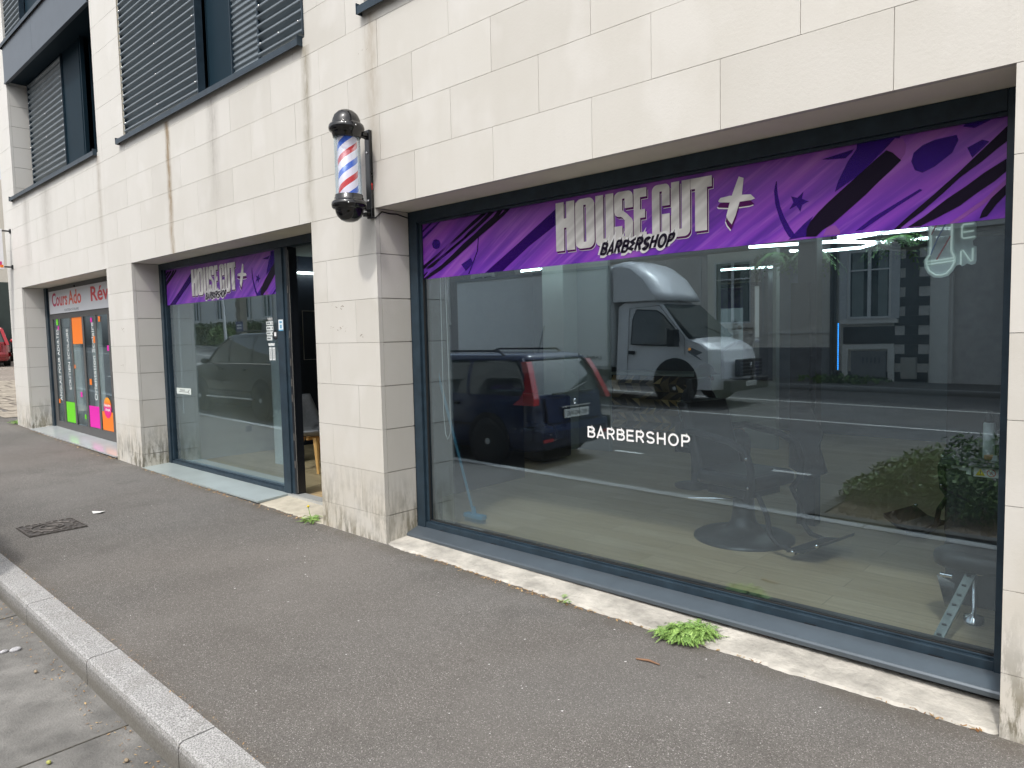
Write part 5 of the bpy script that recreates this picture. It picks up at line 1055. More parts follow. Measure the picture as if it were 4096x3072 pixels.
for sg in (-1, 1):
    def side(x, z, o=.012): return (x, sg*(1.03+o-max(0, z-1.35)*.155), z)
    wp = [(5.02, 1.36), (5.02, 1.95), (5.10, 2.16), (5.65, 2.12), (5.82, 2.02), (6.24, 1.60), (6.28, 1.42), (5.9, 1.32)]
    m = MB(); f_ = [side(*p) for p in wp]; b_ = [side(p[0], p[1], -.05) for p in wp]; m.loft([f_, b_]); w_ = obj('side_window', m, CGL, tk, local=True)
    m = MB(); m.tube([side(*p, .006) for p in wp+[wp[0]]], .016, 5); obj('window_seal', m, RUB, w_, local=True)
    m = MB(); m.tube([side(4.90, .62, .0), side(4.90, 2.2, .0), side(5.7, 2.24, .0), side(6.4, 1.5, .0), side(6.42, 1.1, 0)], .006, 4); m.box(4.95, 5.12, sg*1.035-.012, sg*1.035+.012, 1.12, 1.20); obj('door_seam', m, RUB, tk, local=True)
    m = MB(); m.box(6.12, 6.32, sg*1.20-.10, sg*1.20+.10, 1.30, 1.68); m.cyl((6.2, sg*1.0, 1.45), (6.2, sg*1.16, 1.5), .03, n=8); obj('wing_mirror', m, BLACK, tk, local=True, bevel=.04)
    m = MB(); m.lathe([(.56, -.012), (.56, .012)], (6.17, sg*1.022, .48), 'Y', 30); obj('wheel_arch', m, RUB, tk, local=True)
    wheel(tk, 6.17, sg*.955, .36, .22, 7, sg); wheel(tk, 1.4, sg*.95, .36, .24, 7, sg)
    hp = [(6.50, 1.17), (6.56, 1.27), (6.80, 1.18), (7.06, 1.02), (7.08, .95), (6.80, 1.0)]
    m = MB(); m.loft([[(p[0], sg*(1.05-max(0, p[0]-6.75)*.3), p[1]) for p in hp], [(p[0]+.08, sg*(.80-max(0, p[0]-6.75)*.3), p[1]) for p in hp]]); obj('headlight', m, LAMPG, tk, local=True)
    m = MB(); m.rbox((6.55, sg*(1.055), 1.235), (.05, .012, .05)); obj('indicator', m, pmat('amber', (.8, .3, .03), .3, var=0, emit=(1, .4, .05), estr=.6), tk, local=True)
    m = MB(); m.box(4.6, 5.62, sg*1.0-.03, sg*1.0+.04, .38, .52); m.box(-.5, 4.3, sg*1.0-.02, sg*1.0+.02, .42, .60); obj('side_skirt', m, pmat('skirt_grey', (.12, .12, .12), .6, var=0), tk, local=True)
m = MB(); m.loft([[(5.80, -.86, 2.27), (5.80, .86, 2.27), (5.74, .84, 2.2), (5.74, -.84, 2.2)], [(6.60, -1.0, 1.50), (6.60, 1.0, 1.50), (6.5, .98, 1.45), (6.5, -.98, 1.45)]]); obj('windscreen', m, CGL, tk, local=True)
m = MB(); m.box(7.30, 7.48, -.98, .98, .30, .56); m.box(7.38, 7.49, -.6, .6, .62, 1.0); obj('front_grille', m, pmat('grille_black', (.02, .02, .022), .5, var=.1), tk, local=True, bevel=.03)
m = MB(); m.box(7.485, 7.50, -.26, .26, .40, .51); q = obj('number_plate', m, MATS['plate_white'], tk, local=True)
t_ = text_mb('CZ 125 KZ', .09, 0, 0, 0, w=.44); t_.v = [(7.502, -.22+p[0], .42+p[2]) for p in t_.v]; obj('plate_lettering', t_, BLACK, q, local=True)
for i in range(4): m = MB(); m.box(7.485, 7.50, -.55, .55, .66+i*.08, .685+i*.08); obj('grille_slat', m, pmat('slat_grey', (.10, .10, .11), .4, var=0), tk, local=True)
m = MB(); m.tube([(6.62, -.7, 1.50), (6.35, .0, 1.74)], .012, 5); obj('windscreen_wiper', m, RUB, tk, local=True)
m = MB(); m.loft([[(6.62, -.93, 1.395), (6.62, .93, 1.395), (6.615, .93, 1.40), (6.615, -.93, 1.40)], [(7.02, -.80, 1.372), (7.02, .80, 1.372), (7.02, .80, 1.38), (7.02, -.80, 1.38)]]); obj('bonnet_seam', m, MATS['skirt_grey'], tk, local=True) if False else None
m = MB(); m.box(-.9, 6.8, -.5, .5, .45, .80); obj('chassis', m, RUB, tk, local=True)
t_ = MB(); t_.lathe([(.001, 0), (.06, 0), (.06, .012), (.001, .012)], (7.49, 0, .85), 'X', 20); obj('emblem', t_, CHROME, tk, local=True)

# ------------------------------------------------------------------ opposite side of the street
def house(name, lab, x0, x1, y, z0, H, wall, depth=9, roof=True):
    t_ = thing(name, lab, 'house', ((x0+x1)/2, y-depth/2, z0)); m = MB(); m.box(x0, x1, y-depth, y, z0-1.5, z0+H); obj('wall', m, wall, t_)
    m = MB(); m.loft([[(x0-.0, y-depth, z0+H+.03), (x0, y+.25, z0+H+.03), (x0, y+.2, z0+H+.15), (x0, y-depth/2, z0+H+2.6), (x0, y-depth-.2, z0+H+.15)], [(x1, y-depth, z0+H+.03), (x1, y+.25, z0+H+.03), (x1, y+.2, z0+H+.15), (x1, y-depth/2, z0+H+2.6), (x1, y-depth-.2, z0+H+.15)]]); obj('roof', m, pmat('slate', (.06, .065, .075), .5, var=.25, scale=12), t_); return t_
FRW = pmat('window_paint', (.68, .69, .70), .5, var=.05); CURT = pmat('curtain_grey', (.20, .24, .24), .9, var=.1, scale=3, stretch=(12, 1, 1)); HG = pmat('house_glass', (.015, .03, .035), .08, var=0, spec=.4)
def hwin(par, x0, x1, z0, z1, y, sur=None, shut=False):
    w_ = (x1-x0); m = MB()
    m.box(x0, x1, y-.06, y+.004, z0, z1)
    fr = MB(); e = .055
    for r_ in ((x0, x0+e, z0, z1), (x1-e, x1, z0, z1), (x0+e, x1-e, z0, z0+e), (x0+e, x1-e, z1-e, z1), ((x0+x1)/2-.045, (x0+x1)/2+.045, z0+e, z1-e)): fr.box(r_[0], r_[1], y+.005, y+.05, r_[2], r_[3])
    for a, b in ((x0+e, (x0+x1)/2-.045), ((x0+x1)/2+.045, x1-e)): fr.box(a, b, y+.008, y+.04, z0+(z1-z0)*.70, z0+(z1-z0)*.70+.04)
    o = obj('window', fr, FRW, par); obj('pane', m, HG, o)
    c = MB(); c.box(x0+.10, x0+w_*.36, y+.0045, y+.006, z0+e, z1-e); c.box(x1-w_*.30, x1-.10, y+.0045, y+.006, z0+e, z1-e); obj('curtain', c, CURT, o)
    if sur:
        s = MB(); t2 = .16
        for r_ in ((x0-t2, x0, z0-.05, z1+t2), (x1, x1+t2, z0-.05, z1+t2), (x0, x1, z1, z1+t2)): s.box(r_[0], r_[1], y, y+.07, r_[2], r_[3])
        s.box(x0-t2-.05, x1+t2+.05, y, y+.16, z0-.15, z0-.05); obj('surround', s, sur, o)
    if shut:
        s = MB()
        for a in (x0-.24, x1+.02): s.box(a, a+.22, y+.05, y+.10, z0-.02, z1+.1)
        obj('folded_shutter', s, pmat('old_shutter', (.52, .53, .54), .7, var=.15, scale=20), o)
    return o
CRM = pmat('cream_render', (.74, .69, .62), .9, var=.05, scale=2); PLI = pmat('grey_plinth', (.20, .20, .21), .9, var=.12, scale=3); TUF = pmat('tuffeau', (.62, .60, .57), .85, var=.12, scale=5); BRK = pmat('dark_stone', (.045, .045, .05), .85, var=.3, scale=9); TRIM = pmat('stone_trim', (.74, .72, .68), .8, var=.08)
YH = -18.5
h1 = house('terraced_house', 'cream rendered terraced house with grey plinth across the street', -16, -3.06, YH, .0, 7.6, CRM)
m = MB(); m.box(-16, -3.06, YH, YH+.05, -.3, 1.02); obj('plinth', m, PLI, h1)
m = MB(); m.box(-16, -3.06, YH, YH+.06, 4.25, 4.40); m.box(-16, -3.06, YH, YH+.03, 1.45, 1.50); m.box(-7.45, -7.40, YH, YH+.03, 1.5, 4.25); m.box(-5.25, -5.20, YH, YH+.03, 1.5, 4.25); obj('string_course', m, TRIM, h1)
for x_ in (-6.9, -10.2, -13.6): hwin(h1, x_, x_+1.28, 1.82, 3.88, YH, CRM); hwin(h1, x_, x_+1.28, 4.9, 6.8, YH, CRM)
h2 = house('terraced_house', 'grey stone terraced house with dark quoins and white shuttered window across the street', -3.05, 6.5, YH, .0, 7.8, TUF)
hwin(h2, -2.62, -1.46, 1.86, 3.85, YH, TRIM, True); hwin(h2, -2.62, -1.46, 4.9, 6.7, YH, TRIM, True); hwin(h2, 1.5, 2.7, 1.86, 3.85, YH, TRIM, True)
m = MB(); m.box(-2.75, -1.35, YH+.01, YH+.04, 1.12, 1.62); m.box(-3.0, -.5, YH, YH+.035, .0, .30); obj('dark_panel', m, BRK, h2)
m = MB(); m.box(-2.75, -1.35, YH, YH+.10, .96, 1.10); m.box(-1.5, -1.34, YH, YH+.10, 0, .96); m.box(-2.76, -2.60, YH, YH+.10, 0, .96); m.box(-.44, .10, YH, YH+.12, 0, 7.6); m.box(-.34, .0, YH+.12, YH+.16, 0, 7.6); m.box(-3.05, 6.5, YH, YH+.14, 4.2, 4.42); obj('stone_trim', m, TRIM, h2)
m = MB(); z_ = .55; i = 0
while z_ < 7.6:
    wd = .44 if i % 2 == 0 else .17; m.box(-.92-wd, -.92+wd, YH, YH+.03, z_, z_+.268); z_ += .27; i += 1
obj('dark_quoins', m, BRK, h2)
m = MB(); m.box(-2.52, -1.56, YH+.0, YH+.05, .14, .90); cd_ = obj('cellar_door', m, pmat('door_grey', (.20, .20, .21), .8, var=.12, scale=5, stretch=(10, 1, 1)), h2)
m = MB()
for i in range(5): m.box(-2.2+i*.11, -2.17+i*.11, YH+.05, YH+.055, .55, .72)
obj('vent_slot', m, BLACK, cd_)
m = MB(); m.cyl((-3.06, YH+.09, 0), (-3.06, YH+.09, 7.6), .06, n=10); m.cyl((-2.95, YH+.12, 0), (-2.98, YH+.10, 7.6), .035, n=8); tag(obj('drainpipe', m, pmat('old_pipe', (.07, .07, .075), .6, var=.3)), 'dark drainpipe and cables between the two houses opposite', 'drainpipe')
m = MB(); m.box(-1.14, -.76, YH+.04, YH+.22, .12, .72); tag(obj('utility_box', m, pmat('box_beige', (.40, .38, .34), .7, var=.05), bevel=.01), 'beige utility cabinet against the house opposite', 'utility box')
h3 = house('terraced_house', 'pale grey house further left across the street', -34, -16.1, YH-.5, .6, 7.2, pmat('grey_render', (.44, .42, .40), .9, var=.05))
for x_ in (-19, -22, -25.5, -29, -32): hwin(h3, x_, x_+1.2, 2.3, 4.3, YH-.5, TRIM); hwin(h3, x_, x_+1.2, 5.4, 7.0, YH-.5, TRIM)
h4 = house('white_house', 'white house with small paned windows behind the hedge far along the street', -62, -34.5, YH-2, 1.2, 8, pmat('white_render', (.62, .62, .60), .9, var=.03))
for x_ in (-36.5, -38.3, -41, -44, -48, -52): hwin(h4, x_, x_+.95, 3.2, 5.2, YH-2, TRIM, True)
h5 = house('terraced_house', 'plain beige house opposite at the right end of the street', 6.6, 24, YH, -.1, 8, pmat('beige_render', (.50, .46, .40), .9, var=.04))
for x_ in (8, 11, 14.5, 18): hwin(h5, x_, x_+1.2, 1.8, 3.8, YH, TRIM)
wl = MB(); wl.box(-34.4, -30, -16.9, -16.7, .6, 2.6); tag(obj('garden_wall', wl, PLI), 'grey garden wall between the houses across the street', 'wall')
# hedge, round bush
def leaf_blob(mb, c, r, n, size, seed, squash=1):
    random.seed(seed)
    for _ in range(n):
        a = random.uniform(0, 2*math.pi); u = random.uniform(-.4, 1); rad = random.uniform(.78, 1.08); q = math.sqrt(max(0, 1-u*u))
        p = Vector((c[0]+r[0]*rad*q*math.cos(a), c[1]+r[1]*rad*q*math.sin(a), c[2]+r[2]*rad*u))
        d = Vector((random.uniform(-1, 1), random.uniform(-1, 1), random.uniform(-.3, 1))).normalized(); e = d.cross(Vector((random.uniform(-1, 1), random.uniform(-1, 1), random.uniform(-1, 1)))).normalized(); s = size*random.uniform(.6, 1.4)
        mb.add([p-e*s*.35, p+d*s, p+e*s*.35, p-d*s*.3], [(0, 1, 2, 3)], tone=random.random())
def leafmat(name, a, b_):
    m, t_, n, l, b = base(name); at = mk(n, 'ShaderNodeAttribute', attribute_name='tone'); l.new(ramp(n, l, at.outputs['Fac'], [(0, a), (1, b_)]), b.inputs['Base Color']); b.inputs['Roughness'].default_value = .6
    b.inputs['Subsurface Weight'].default_value = 0; return m
HEDM = leafmat('hedge_leaves', (.022, .05, .012), (.06, .11, .03)); BUSM = leafmat('bush_leaves', (.05, .10, .02), (.15, .24, .06)); DRYM = leafmat('dry_grass', (.14, .10, .05), (.32, .25, .13)); WEEDM = leafmat('weed_leaves', (.10, .21, .04), (.32, .50, .13))
m = MB(); m.box(-46, -34.5, -17.6, -16.6, .6, 2.6)
for i in range(24): leaf_blob(m, (-46+i*.5, -17.1, 2.2), (.5, .7, .6), 90, .13, i)
for i in range(30): leaf_blob(m, (-46+i*.4, -16.6, 1.7), (.4, .25, .9), 90, .13, 50+i)
tag(obj('clipped_hedge', m, HEDM), 'dark clipped hedge in front of the white house far along the street', 'hedge')
m = MB(); leaf_blob(m, (-36.6, -15.4, 1.7), (.8, .8, .75), 900, .12, 99); m.cyl((-36.6, -15.4, .9), (-36.6, -15.4, 1.6), .1); tag(obj('round_bush', m, BUSM), 'round light green bush in front of the hedge', 'bush')
pl_ = thing('street_lamp_post', 'slim white post beside the lattice pole across the street', 'post', (-25, -10.5, 0)); m = MB(); m.cyl((-26.9, -11, .4), (-27.4, -11, 6.5), .07, .05); obj('pole', m, pmat('post_white', (.6, .6, .6), .5, var=0), pl_)
m = MB(); m.box(-27.9, -27.5, -12.3, -12.0, .4, 8)
for i in range(12): m.box(-27.92, -27.48, -12.0, -11.97, .7+i*.5, .95+i*.5)
tag(obj('utility_pole', m, pmat('old_concrete', (.20, .18, .15), .9, var=.3, scale=3)), 'weathered concrete utility pole across the street', 'pole')
ss = thing('street_name_sign', 'small blue street name plate on the concrete pole', 'sign', (-27.3, -11.6, 2.2)); m = MB(); m.box(-27.6, -26.95, -11.82, -11.80, 2.05, 2.5); obj('plate', m, pmat('plate_blue', (.02, .04, .16), .4, var=0), ss); m = MB(); m.box(-27.5, -27.05, -11.80, -11.795, 2.30, 2.36); m.box(-27.5, -27.05, -11.80, -11.795, 2.17, 2.23); obj('white_bars', m, WHITE, ss)
# weeds on far pavement edge
m = MB(); random.seed(40)
for i in range(30): leaf_blob(m, (random.uniform(-3.4, -1.2), -17.9+random.uniform(0, 1.2), gz(-2)), (.2, .2, .2), 20, .10, 200+i)
tag(obj('verge_weeds', m, BUSM), kind='stuff', label='weedy verge in front of the house opposite')
# planter bed with shrub and dry grass beside the kerb (shows in the window)
kbx = MB(); kbx.box(2.12, 9, -2.30, -2.20, -.2, -.0); kbx.box(2.12, 2.22, -4.4, -2.30, -.2, 0); kbx.box(2.22, 9, -4.4, -4.3, -.2, 0)
struct('bed_kerb', kbx, pmat('dark_edging', (.07, .065, .06), .9, var=.3, scale=14))
sb = MB(); xs_ = [2.22+i*.25 for i in range(28)]; ys_ = [-4.3+i*.2 for i in range(11)]; random.seed(12)
vs = [(x, y, -.05+random.uniform(0, .05)) for x in xs_ for y in ys_]; ny = len(ys_); sb.add(vs, [(i*ny+j, (i+1)*ny+j, (i+1)*ny+j+1, i*ny+j+1) for i in range(len(xs_)-1) for j in range(ny-1)])
struct('planting_bed', sb, pmat('dry_soil', (.16, .12, .085), .95, var=.3, scale=9))
m = MB(); random.seed(14)
for _ in range(5200):
    x = random.uniform(2.25, 4.3); y = random.uniform(-4.2, -2.33)
    if y > -2.55 and random.random() < .3: continue
    L = random.uniform(.06, .20); a = random.uniform(0, 6.28); le = random.uniform(.3, 1.3); dx, dy = L*le*math.cos(a), L*le*math.sin(a)
    m.add([(x-.002, y, -.03), (x+.003, y+.002, -.03), (x+dx, y+dy, -.03+L*.8)], [(0, 1, 2)], tone=random.random())
tag(obj('dry_grass', m, DRYM), kind='stuff', label='dry straw coloured grass in the roadside bed')
sh = thing('roadside_shrub', 'green spreading shrub in the roadside bed, seen in the window glass', 'shrub', (3.3, -3.2, -.03))
m = MB(); random.seed(15)
for cx, cy, r_, hh, n_ in ((2.42, -3.05, .28, .18, 420), (2.62, -3.25, .34, .32, 700), (2.85, -3.1, .36, .46, 900), (3.1, -3.4, .40, .56, 900), (3.15, -2.85, .32, .36, 700), (2.75, -3.7, .4, .30, 600), (3.45, -3.6, .40, .58, 800), (3.45, -2.9, .3, .32, 500)):
    leaf_blob(m, (cx, cy, .04), (r_, r_*.8, hh), n_*2, .034, int(cx*100), 1)
obj('foliage', m, BUSM, sh); m = MB()
for i in range(9): a = i*.7; m.tube([(3.25, -3.2, -.04), (3.25+.25*math.cos(a), -3.2+.25*math.sin(a), .14), (3.25+.5*math.cos(a), -3.2+.45*math.sin(a), .24)], .008, 5)
obj('stem', m, pmat('bark', (.10, .07, .05), .9, var=.2), sh)
m = MB(); m.cyl((2.69, -3.3, -.05), (2.69, -3.3, .40), .012, n=6); tag(obj('garden_stake', m, pmat('stake_grey', (.35, .35, .34), .6, var=0)), 'thin grey stake standing in the roadside bed', 'stake')

# building in the yard beyond the corner
yb = thing('yard_building', 'low building with white upper wall and dark shopfront beyond the corner', 'building', (-33, 6, 1))
m = MB(); m.box(-40, -34, -6, 14, .5, 9); obj('wall', m, pmat('yard_white', (.60, .57, .50), .8, var=.05), yb)
m = MB(); m.box(-34.0, -33.9, -5.9, 8, .9, 4.45); obj('shopfront', m, pmat('front_green_black', (.035, .05, .045), .4, var=.1), yb)
m = MB(); m.box(-33.9, -33.85, 1.5, 4.05, 1.0, 3.15); obj('front_glass', m, HG, yb)
m = MB(); m.box(-33.9, -33.80, 4.12, 4.52, 1.0, 3.2); obj('grey_pilaster', m, pmat('pilaster_blue', (.10, .13, .17), .5, var=0), yb)
m = MB(); m.lathe([(.26, 0), (.26, .04)], (-33.80, 4.25, 2.78), 'X', 24); obj('orange_disc', m, pmat('disc_orange', (.85, .28, .03), .4, var=0), yb)
m = MB()
for i in range(6): m.box(-33.8, -33.78, 4.2, 4.4, 1.35+i*.18, 1.40+i*.18)
obj('pale_marks', m, pmat('mark_cream', (.6, .5, .3), .5, var=0), yb)
m = MB(); m.box(-30, -14, 30, 31, 0, 10); tag(obj('rear_house', m, CRM), 'pale rear house closing the yard behind the corner', 'house')

# ------------------------------------------------------------------ small things on the pavement
mh = thing('manhole_cover', 'rusty cast iron rectangular cover with raised rings set in the pavement', 'manhole cover', (-2.6, -1.56, gz(-2.6)))
IRON = pmat('cast_iron', (.085, .078, .075), .7, .3, var=.3, scale=20, bump=.4, bscale=60); zb_ = gz(-2.6)+.002
m = MB(); m.box(-2.80, -2.38, -1.775, -1.35, zb_-.02, zb_+.004); obj('plate', m, IRON, mh)
m = MB()
for rr2 in (.045, .085, .15):
    P_ = [(-2.59+rr2*math.cos(R(a*10)), -1.562+rr2*math.sin(R(a*10)), zb_+.008) for a in range(37)]; m.tube(P_, .007, 5)
for i in range(16):
    a = R(i*22.5+8); m.rbox((-2.59+.175*math.cos(a), -1.562+.175*math.sin(a), zb_+.007), (.035, .016, .010), (0, 0, a))
for i in range(8):
    for s_ in (-1, 1):
        m.rbox((-2.77+i*.051, -1.562+s_*.205, zb_+.007), (.034, .012, .010)); m.rbox((-2.59+s_*.205, -1.74+i*.051, zb_+.007), (.012, .034, .010))
obj('raised_pattern', m, pmat('iron_raised', (.15, .138, .13), .6, .4, var=.2, scale=20), mh)
# serrated dandelion leaves
def rosette(mb, c, n, L0, L1, rise, seed, wmax=.02):
    random.seed(seed)
    for i in range(n):
        a = random.uniform(0, 2*math.pi); L = random.uniform(L0, L1); k_ = 9; up0 = random.uniform(.1, rise); q = Vector((-math.sin(a), math.cos(a), 0)); d = Vector((math.cos(a), math.sin(a), 0))
        base_ = Vector(c)+d*random.uniform(0, .03)+Vector((0, 0, random.uniform(0, .025))); tn = random.random(); P_ = []
        for j in range(k_+1):
            f = j/k_; z = L*(up0*f*1.6-up0*f*f*1.5)-.25*L*f*f*random.uniform(.0, .25); P_.append(base_+d*L*f+Vector((0, 0, max(.004, z)))+q*.02*math.sin(f*3+i)*random.uniform(.3, 1))
        tw = random.uniform(-.7, .7)
        for j in range(k_):
            f = (j+.5)/k_; w_ = wmax*(.35+math.sin(math.pi*min(1, f*1.05))*.95)*random.uniform(.7, 1.2)
            for sg in (-1, 1):
                side = (q*sg*math.cos(tw)+Vector((0, 0, .6*sg*math.sin(tw))))*w_
                mb.add([P_[j]*.7+P_[j+1]*.3, P_[j+1], P_[j]+side*1.5-d*L*.05+Vector((0, 0, .5*w_))], [(0, 1, 2)], tone=tn*.6+random.random()*.4)
                mb.add([P_[j], (P_[j]+P_[j+1])/2+side*.38, P_[j+1]], [(0, 1, 2)], tone=tn)
wd_ = thing('weed_clump', 'bright green jagged weed clump growing at the stone threshold', 'weed', (2.56, -.01, gz(2.56)))
m = MB(); rosette(m, (2.555, -.005, gz(2.56)+.005), 150, .06, .145, 1.1, 31, .012); rosette(m, (2.50, -.04, gz(2.5)+.005), 60, .05, .12, .8, 32, .011); rosette(m, (2.615, .05, gz(2.6)+.012), 60, .06, .13, .9, 33, .011); obj('leaves', m, WEEDM, wd_)
dn = thing('dandelion', 'small dandelion with a yellow bud at the foot of the door pier', 'weed', (-1.0, -.03, gz(-1)))
m = MB(); rosette(m, (-1.03, -.02, gz(-1)+.003), 30, .05, .12, .5, 35, .013); obj('leaves', m, WEEDM, dn)
m = MB(); m.tube([(-1.0, -.02, .03), (-1.03, -.03, .10), (-1.05, -.03, .155)], .0028, 5); obj('stem', m, WEEDM, dn); m = MB(); m.ball((-1.05, -.03, .162), (.013, .013, .010), 8); obj('flower', m, pmat('yellow_flower', (.7, .55, .03), .6, var=0), dn)
m = MB(); rosette(m, (1.77, -.02, gz(1.8)+.003), 9, .02, .045, .4, 36, .008); tag(obj('weed_sprout', m, WEEDM), 'tiny green sprout in the seam of the threshold', 'weed')
m = MB(); rosette(m, (-10.75, .05, gz(-10.7)+.003), 26, .08, .2, .6, 37, .02); tag(obj('corner_weed', m, WEEDM), 'straggly weed at the far corner of the building', 'weed')
# leaf litter along seams
def litter(name, seed, n, f, s0, s1, lab):
    random.seed(seed); m = MB()
    for _ in range(n):
        x, y, z = f(); a = random.uniform(0, 6.28); L = random.uniform(s0, s1); w_ = L*random.uniform(.08, .5); d = Vector((math.cos(a), math.sin(a), random.uniform(-.1, .3)))*L; q = Vector((-math.sin(a), math.cos(a), random.uniform(-.3, .3)))*w_
        p = Vector((x, y, z)); m.add([p-d/2, p+q/2, p+d/2+Vector((0, 0, .002)), p-q/2], [(0, 1, 2, 3)], tone=random.random())
    tag(obj(name, m, LITM), kind='stuff', label=lab)
LITM = leafmat('dead_leaf', (.20, .09, .03), (.50, .36, .18))
litter('leaf_litter', 1, 520, lambda: (lambda x: (x, -.012+.028*math.sin(x*1.7+2)+random.gauss(-.008, .012), gz(x)+.006))(random.uniform(.2, 3.9)), .006, .035, 'dead grass bits along the big window threshold')
litter('leaf_litter', 2, 260, lambda: (lambda x: (x, random.uniform(.18, .27), gz(x)+.020))(random.uniform(.05, 3.9)), .01, .04, 'dead leaves under the big window board')
litter('leaf_litter', 3, 300, lambda: (lambda x: (x, random.gauss(-.035, .02), gz(x)+.005))(random.uniform(-4.8, -.95)), .006, .045, 'dead leaves along the edge of the raised slab')
litter('leaf_litter', 4, 200, lambda: (lambda x: (x, random.gauss(-.04, .02), gz(x)+.005))(random.uniform(-9.7, -5.7)), .008, .05, 'dead leaves along the school window slab')
litter('kerb_moss', 5, 500, lambda: (lambda x: (x, -2.03+random.gauss(0, .012), gz(x)+.006))(random.uniform(-8, 1.9)), .004, .018, 'dry moss bits in the kerb seam')
litter('gutter_debris', 6, 700, lambda: (lambda x: (x, -2.20-abs(random.gauss(0, .06)), gz(x)-.126))(random.uniform(-6, 1.9)), .004, .022, 'small debris collected in the gutter')
def bit(name, pts, mat, lab, cat):
    m = MB(); m.loft([[Vector(p) for p in pts], [Vector(p)+Vector((0, 0, .004)) for p in pts]]); tag(obj(name, m, mat), lab, cat)
zz = gz(-2.8)+.003; bit('paper_scrap', [(-2.93, -1.15, zz), (-2.83, -1.17, zz), (-2.77, -1.13, zz+.01), (-2.80, -1.08, zz+.008), (-2.86, -1.10, zz)], WHITE, 'small white paper scrap on the pavement behind the manhole', 'litter')
m = MB(); m.tube([(2.49, -.38, gz(2.5)+.008), (2.55, -.36, gz(2.5)+.010), (2.61, -.36, gz(2.6)+.008)], [.004, .006, .003], 6); tag(obj('twig', m, pmat('twig_brown', (.22, .12, .07), .8, var=.2)), 'short brown twig lying on the pavement below the weed clump', 'twig')
zz = gz(2.9)+.03; bit('red_leaf', [(2.84, .25, zz), (2.88, .23, zz+.008), (2.95, .26, zz), (2.92, .275, zz+.01), (2.86, .27, zz)], pmat('red_plastic', (.5, .02, .02), .5, var=0), 'torn red plastic scrap under the window board', 'litter')
m = MB(); m.ball((-.35, -2.33, gz(0)-.12), (.022, .03, .014), 10); m.ball((-.37, -2.38, gz(0)-.12), (.012, .022, .010), 8); tag(obj('paper_wad', m, pmat('crumpled_grey', (.42, .42, .44), .7, var=.3, scale=60)), 'crumpled grey and white wad lying in the gutter', 'litter')
for i, (x_, y_, mt) in enumerate(((1.02, -2.52, 'bud'), (.05, -2.33, 'peb'), (1.25, -2.30, 'peb2'))):
    m = MB(); m.ball((x_, y_, gz(x_)-.121), (.012, .009, .008), 10); tag(obj('fallen_bud' if mt == 'bud' else 'pebble', m, pmat('bud_green', (.35, .36, .10), .6, var=.1) if mt == 'bud' else pmat('pebble_brown', (.28, .22, .15), .8, var=.1)), ['yellow green bud lying in the gutter', 'small brown pebble in the gutter close to the kerb joint', 'brown pebble at the bottom of the gutter'][i], 'bud' if mt == 'bud' else 'pebble')
random.seed(77)
m = MB()
for _ in range(90):
    x_ = random.uniform(-4, 4); y_ = random.uniform(-1.9, -.1); s = random.uniform(.002, .006); m.add([(x_-s, y_-s, gz(x_)+.0015), (x_+s, y_-s*.6, gz(x_)+.0015), (x_+s*.5, y_+s, gz(x_)+.002)], [(0, 1, 2)])
tag(obj('pavement_specks', m, WHITE), kind='stuff', label='tiny pale specks scattered over the pavement')

# ------------------------------------------------------------------ person seated with the back to the window
SKIN = pmat('skin', (.32, .19, .13), .55, var=.05); TSH = pmat('dark_shirt', (.014, .017, .026), .9, var=.2, scale=8); TRO = pmat('dark_trousers', (.015, .016, .02), .9, var=.2)
def skin_mesh(name, chains, mat, par, levels=2):
    """chains: list of lists of (x,y,z,r); first vertex equal to an earlier one joins"""
    vs, es, rs_ = [], [], []; idx = {}
    for c in chains:
        prev = None
        for x, y, z, r in c:
            key = (round(x, 4), round(y, 4), round(z, 4))
            if key not in idx: idx[key] = len(vs); vs.append((x, y, z)); rs_.append(r)
            i = idx[key]
            if prev is not None: es.append((prev, i))
            prev = i
    me = bpy.data.meshes.new(name); me.from_pydata(vs, es, []); me.materials.append(mat)
    o = bpy.data.objects.new(name, me); COL.objects.link(o); o.parent = par; WL[o.name] = Vector()
    md = o.modifiers.new('skin', 'SKIN'); md.use_smooth_shade = True; s2 = o.modifiers.new('sub', 'SUBSURF'); s2.levels = levels; s2.render_levels = levels
    if not me.skin_vertices: 
        bm = bmesh.new(); bm.from_mesh(me); bm.verts.layers.skin.verify(); bm.to_mesh(me); bm.free()
    for i, r in enumerate(rs_):
        v = me.skin_vertices[0].data[i]; v.radius = (r, r) if isinstance(r, float) else r; v.use_root = (i == 0)
    return o
pr = thing('person', 'person in black cap and dark shirt with back logo, seated facing away inside the shop', 'person', (.97, 3.05, .062), R(-30))
pel = (0, 0, .47, .13)
ch_ = [[pel, (0, .01, .60, .125), (0, .03, .75, .14), (0, .05, .88, .15), (0, .07, .95, .07), (0, .09, .99, .052), (0, .11, 1.06, .075), (0, .125, 1.13, .075)]]
for sg in (-1, 1):
    ch_.append([(0, .05, .88, .15), (sg*.15, .05, .90, .062), (sg*.21, .05, .86, .052), (sg*.25, .10, .66, .042), (sg*.20, .28, .60, .034), (sg*.15, .36, .585, .026), (sg*.14, .40, .575, .03)])
    ch_.append([pel, (sg*.09, .03, .47, .10), (sg*.14, .40, .50, .075), (sg*.15, .46, .47, .065), (sg*.15, .45, .25, .052), (sg*.15, .44, .08, .04), (sg*.15, .50, .04, .035), (sg*.155, .62, .03, .028)])
bd = skin_mesh('body', ch_, SKIN, pr)
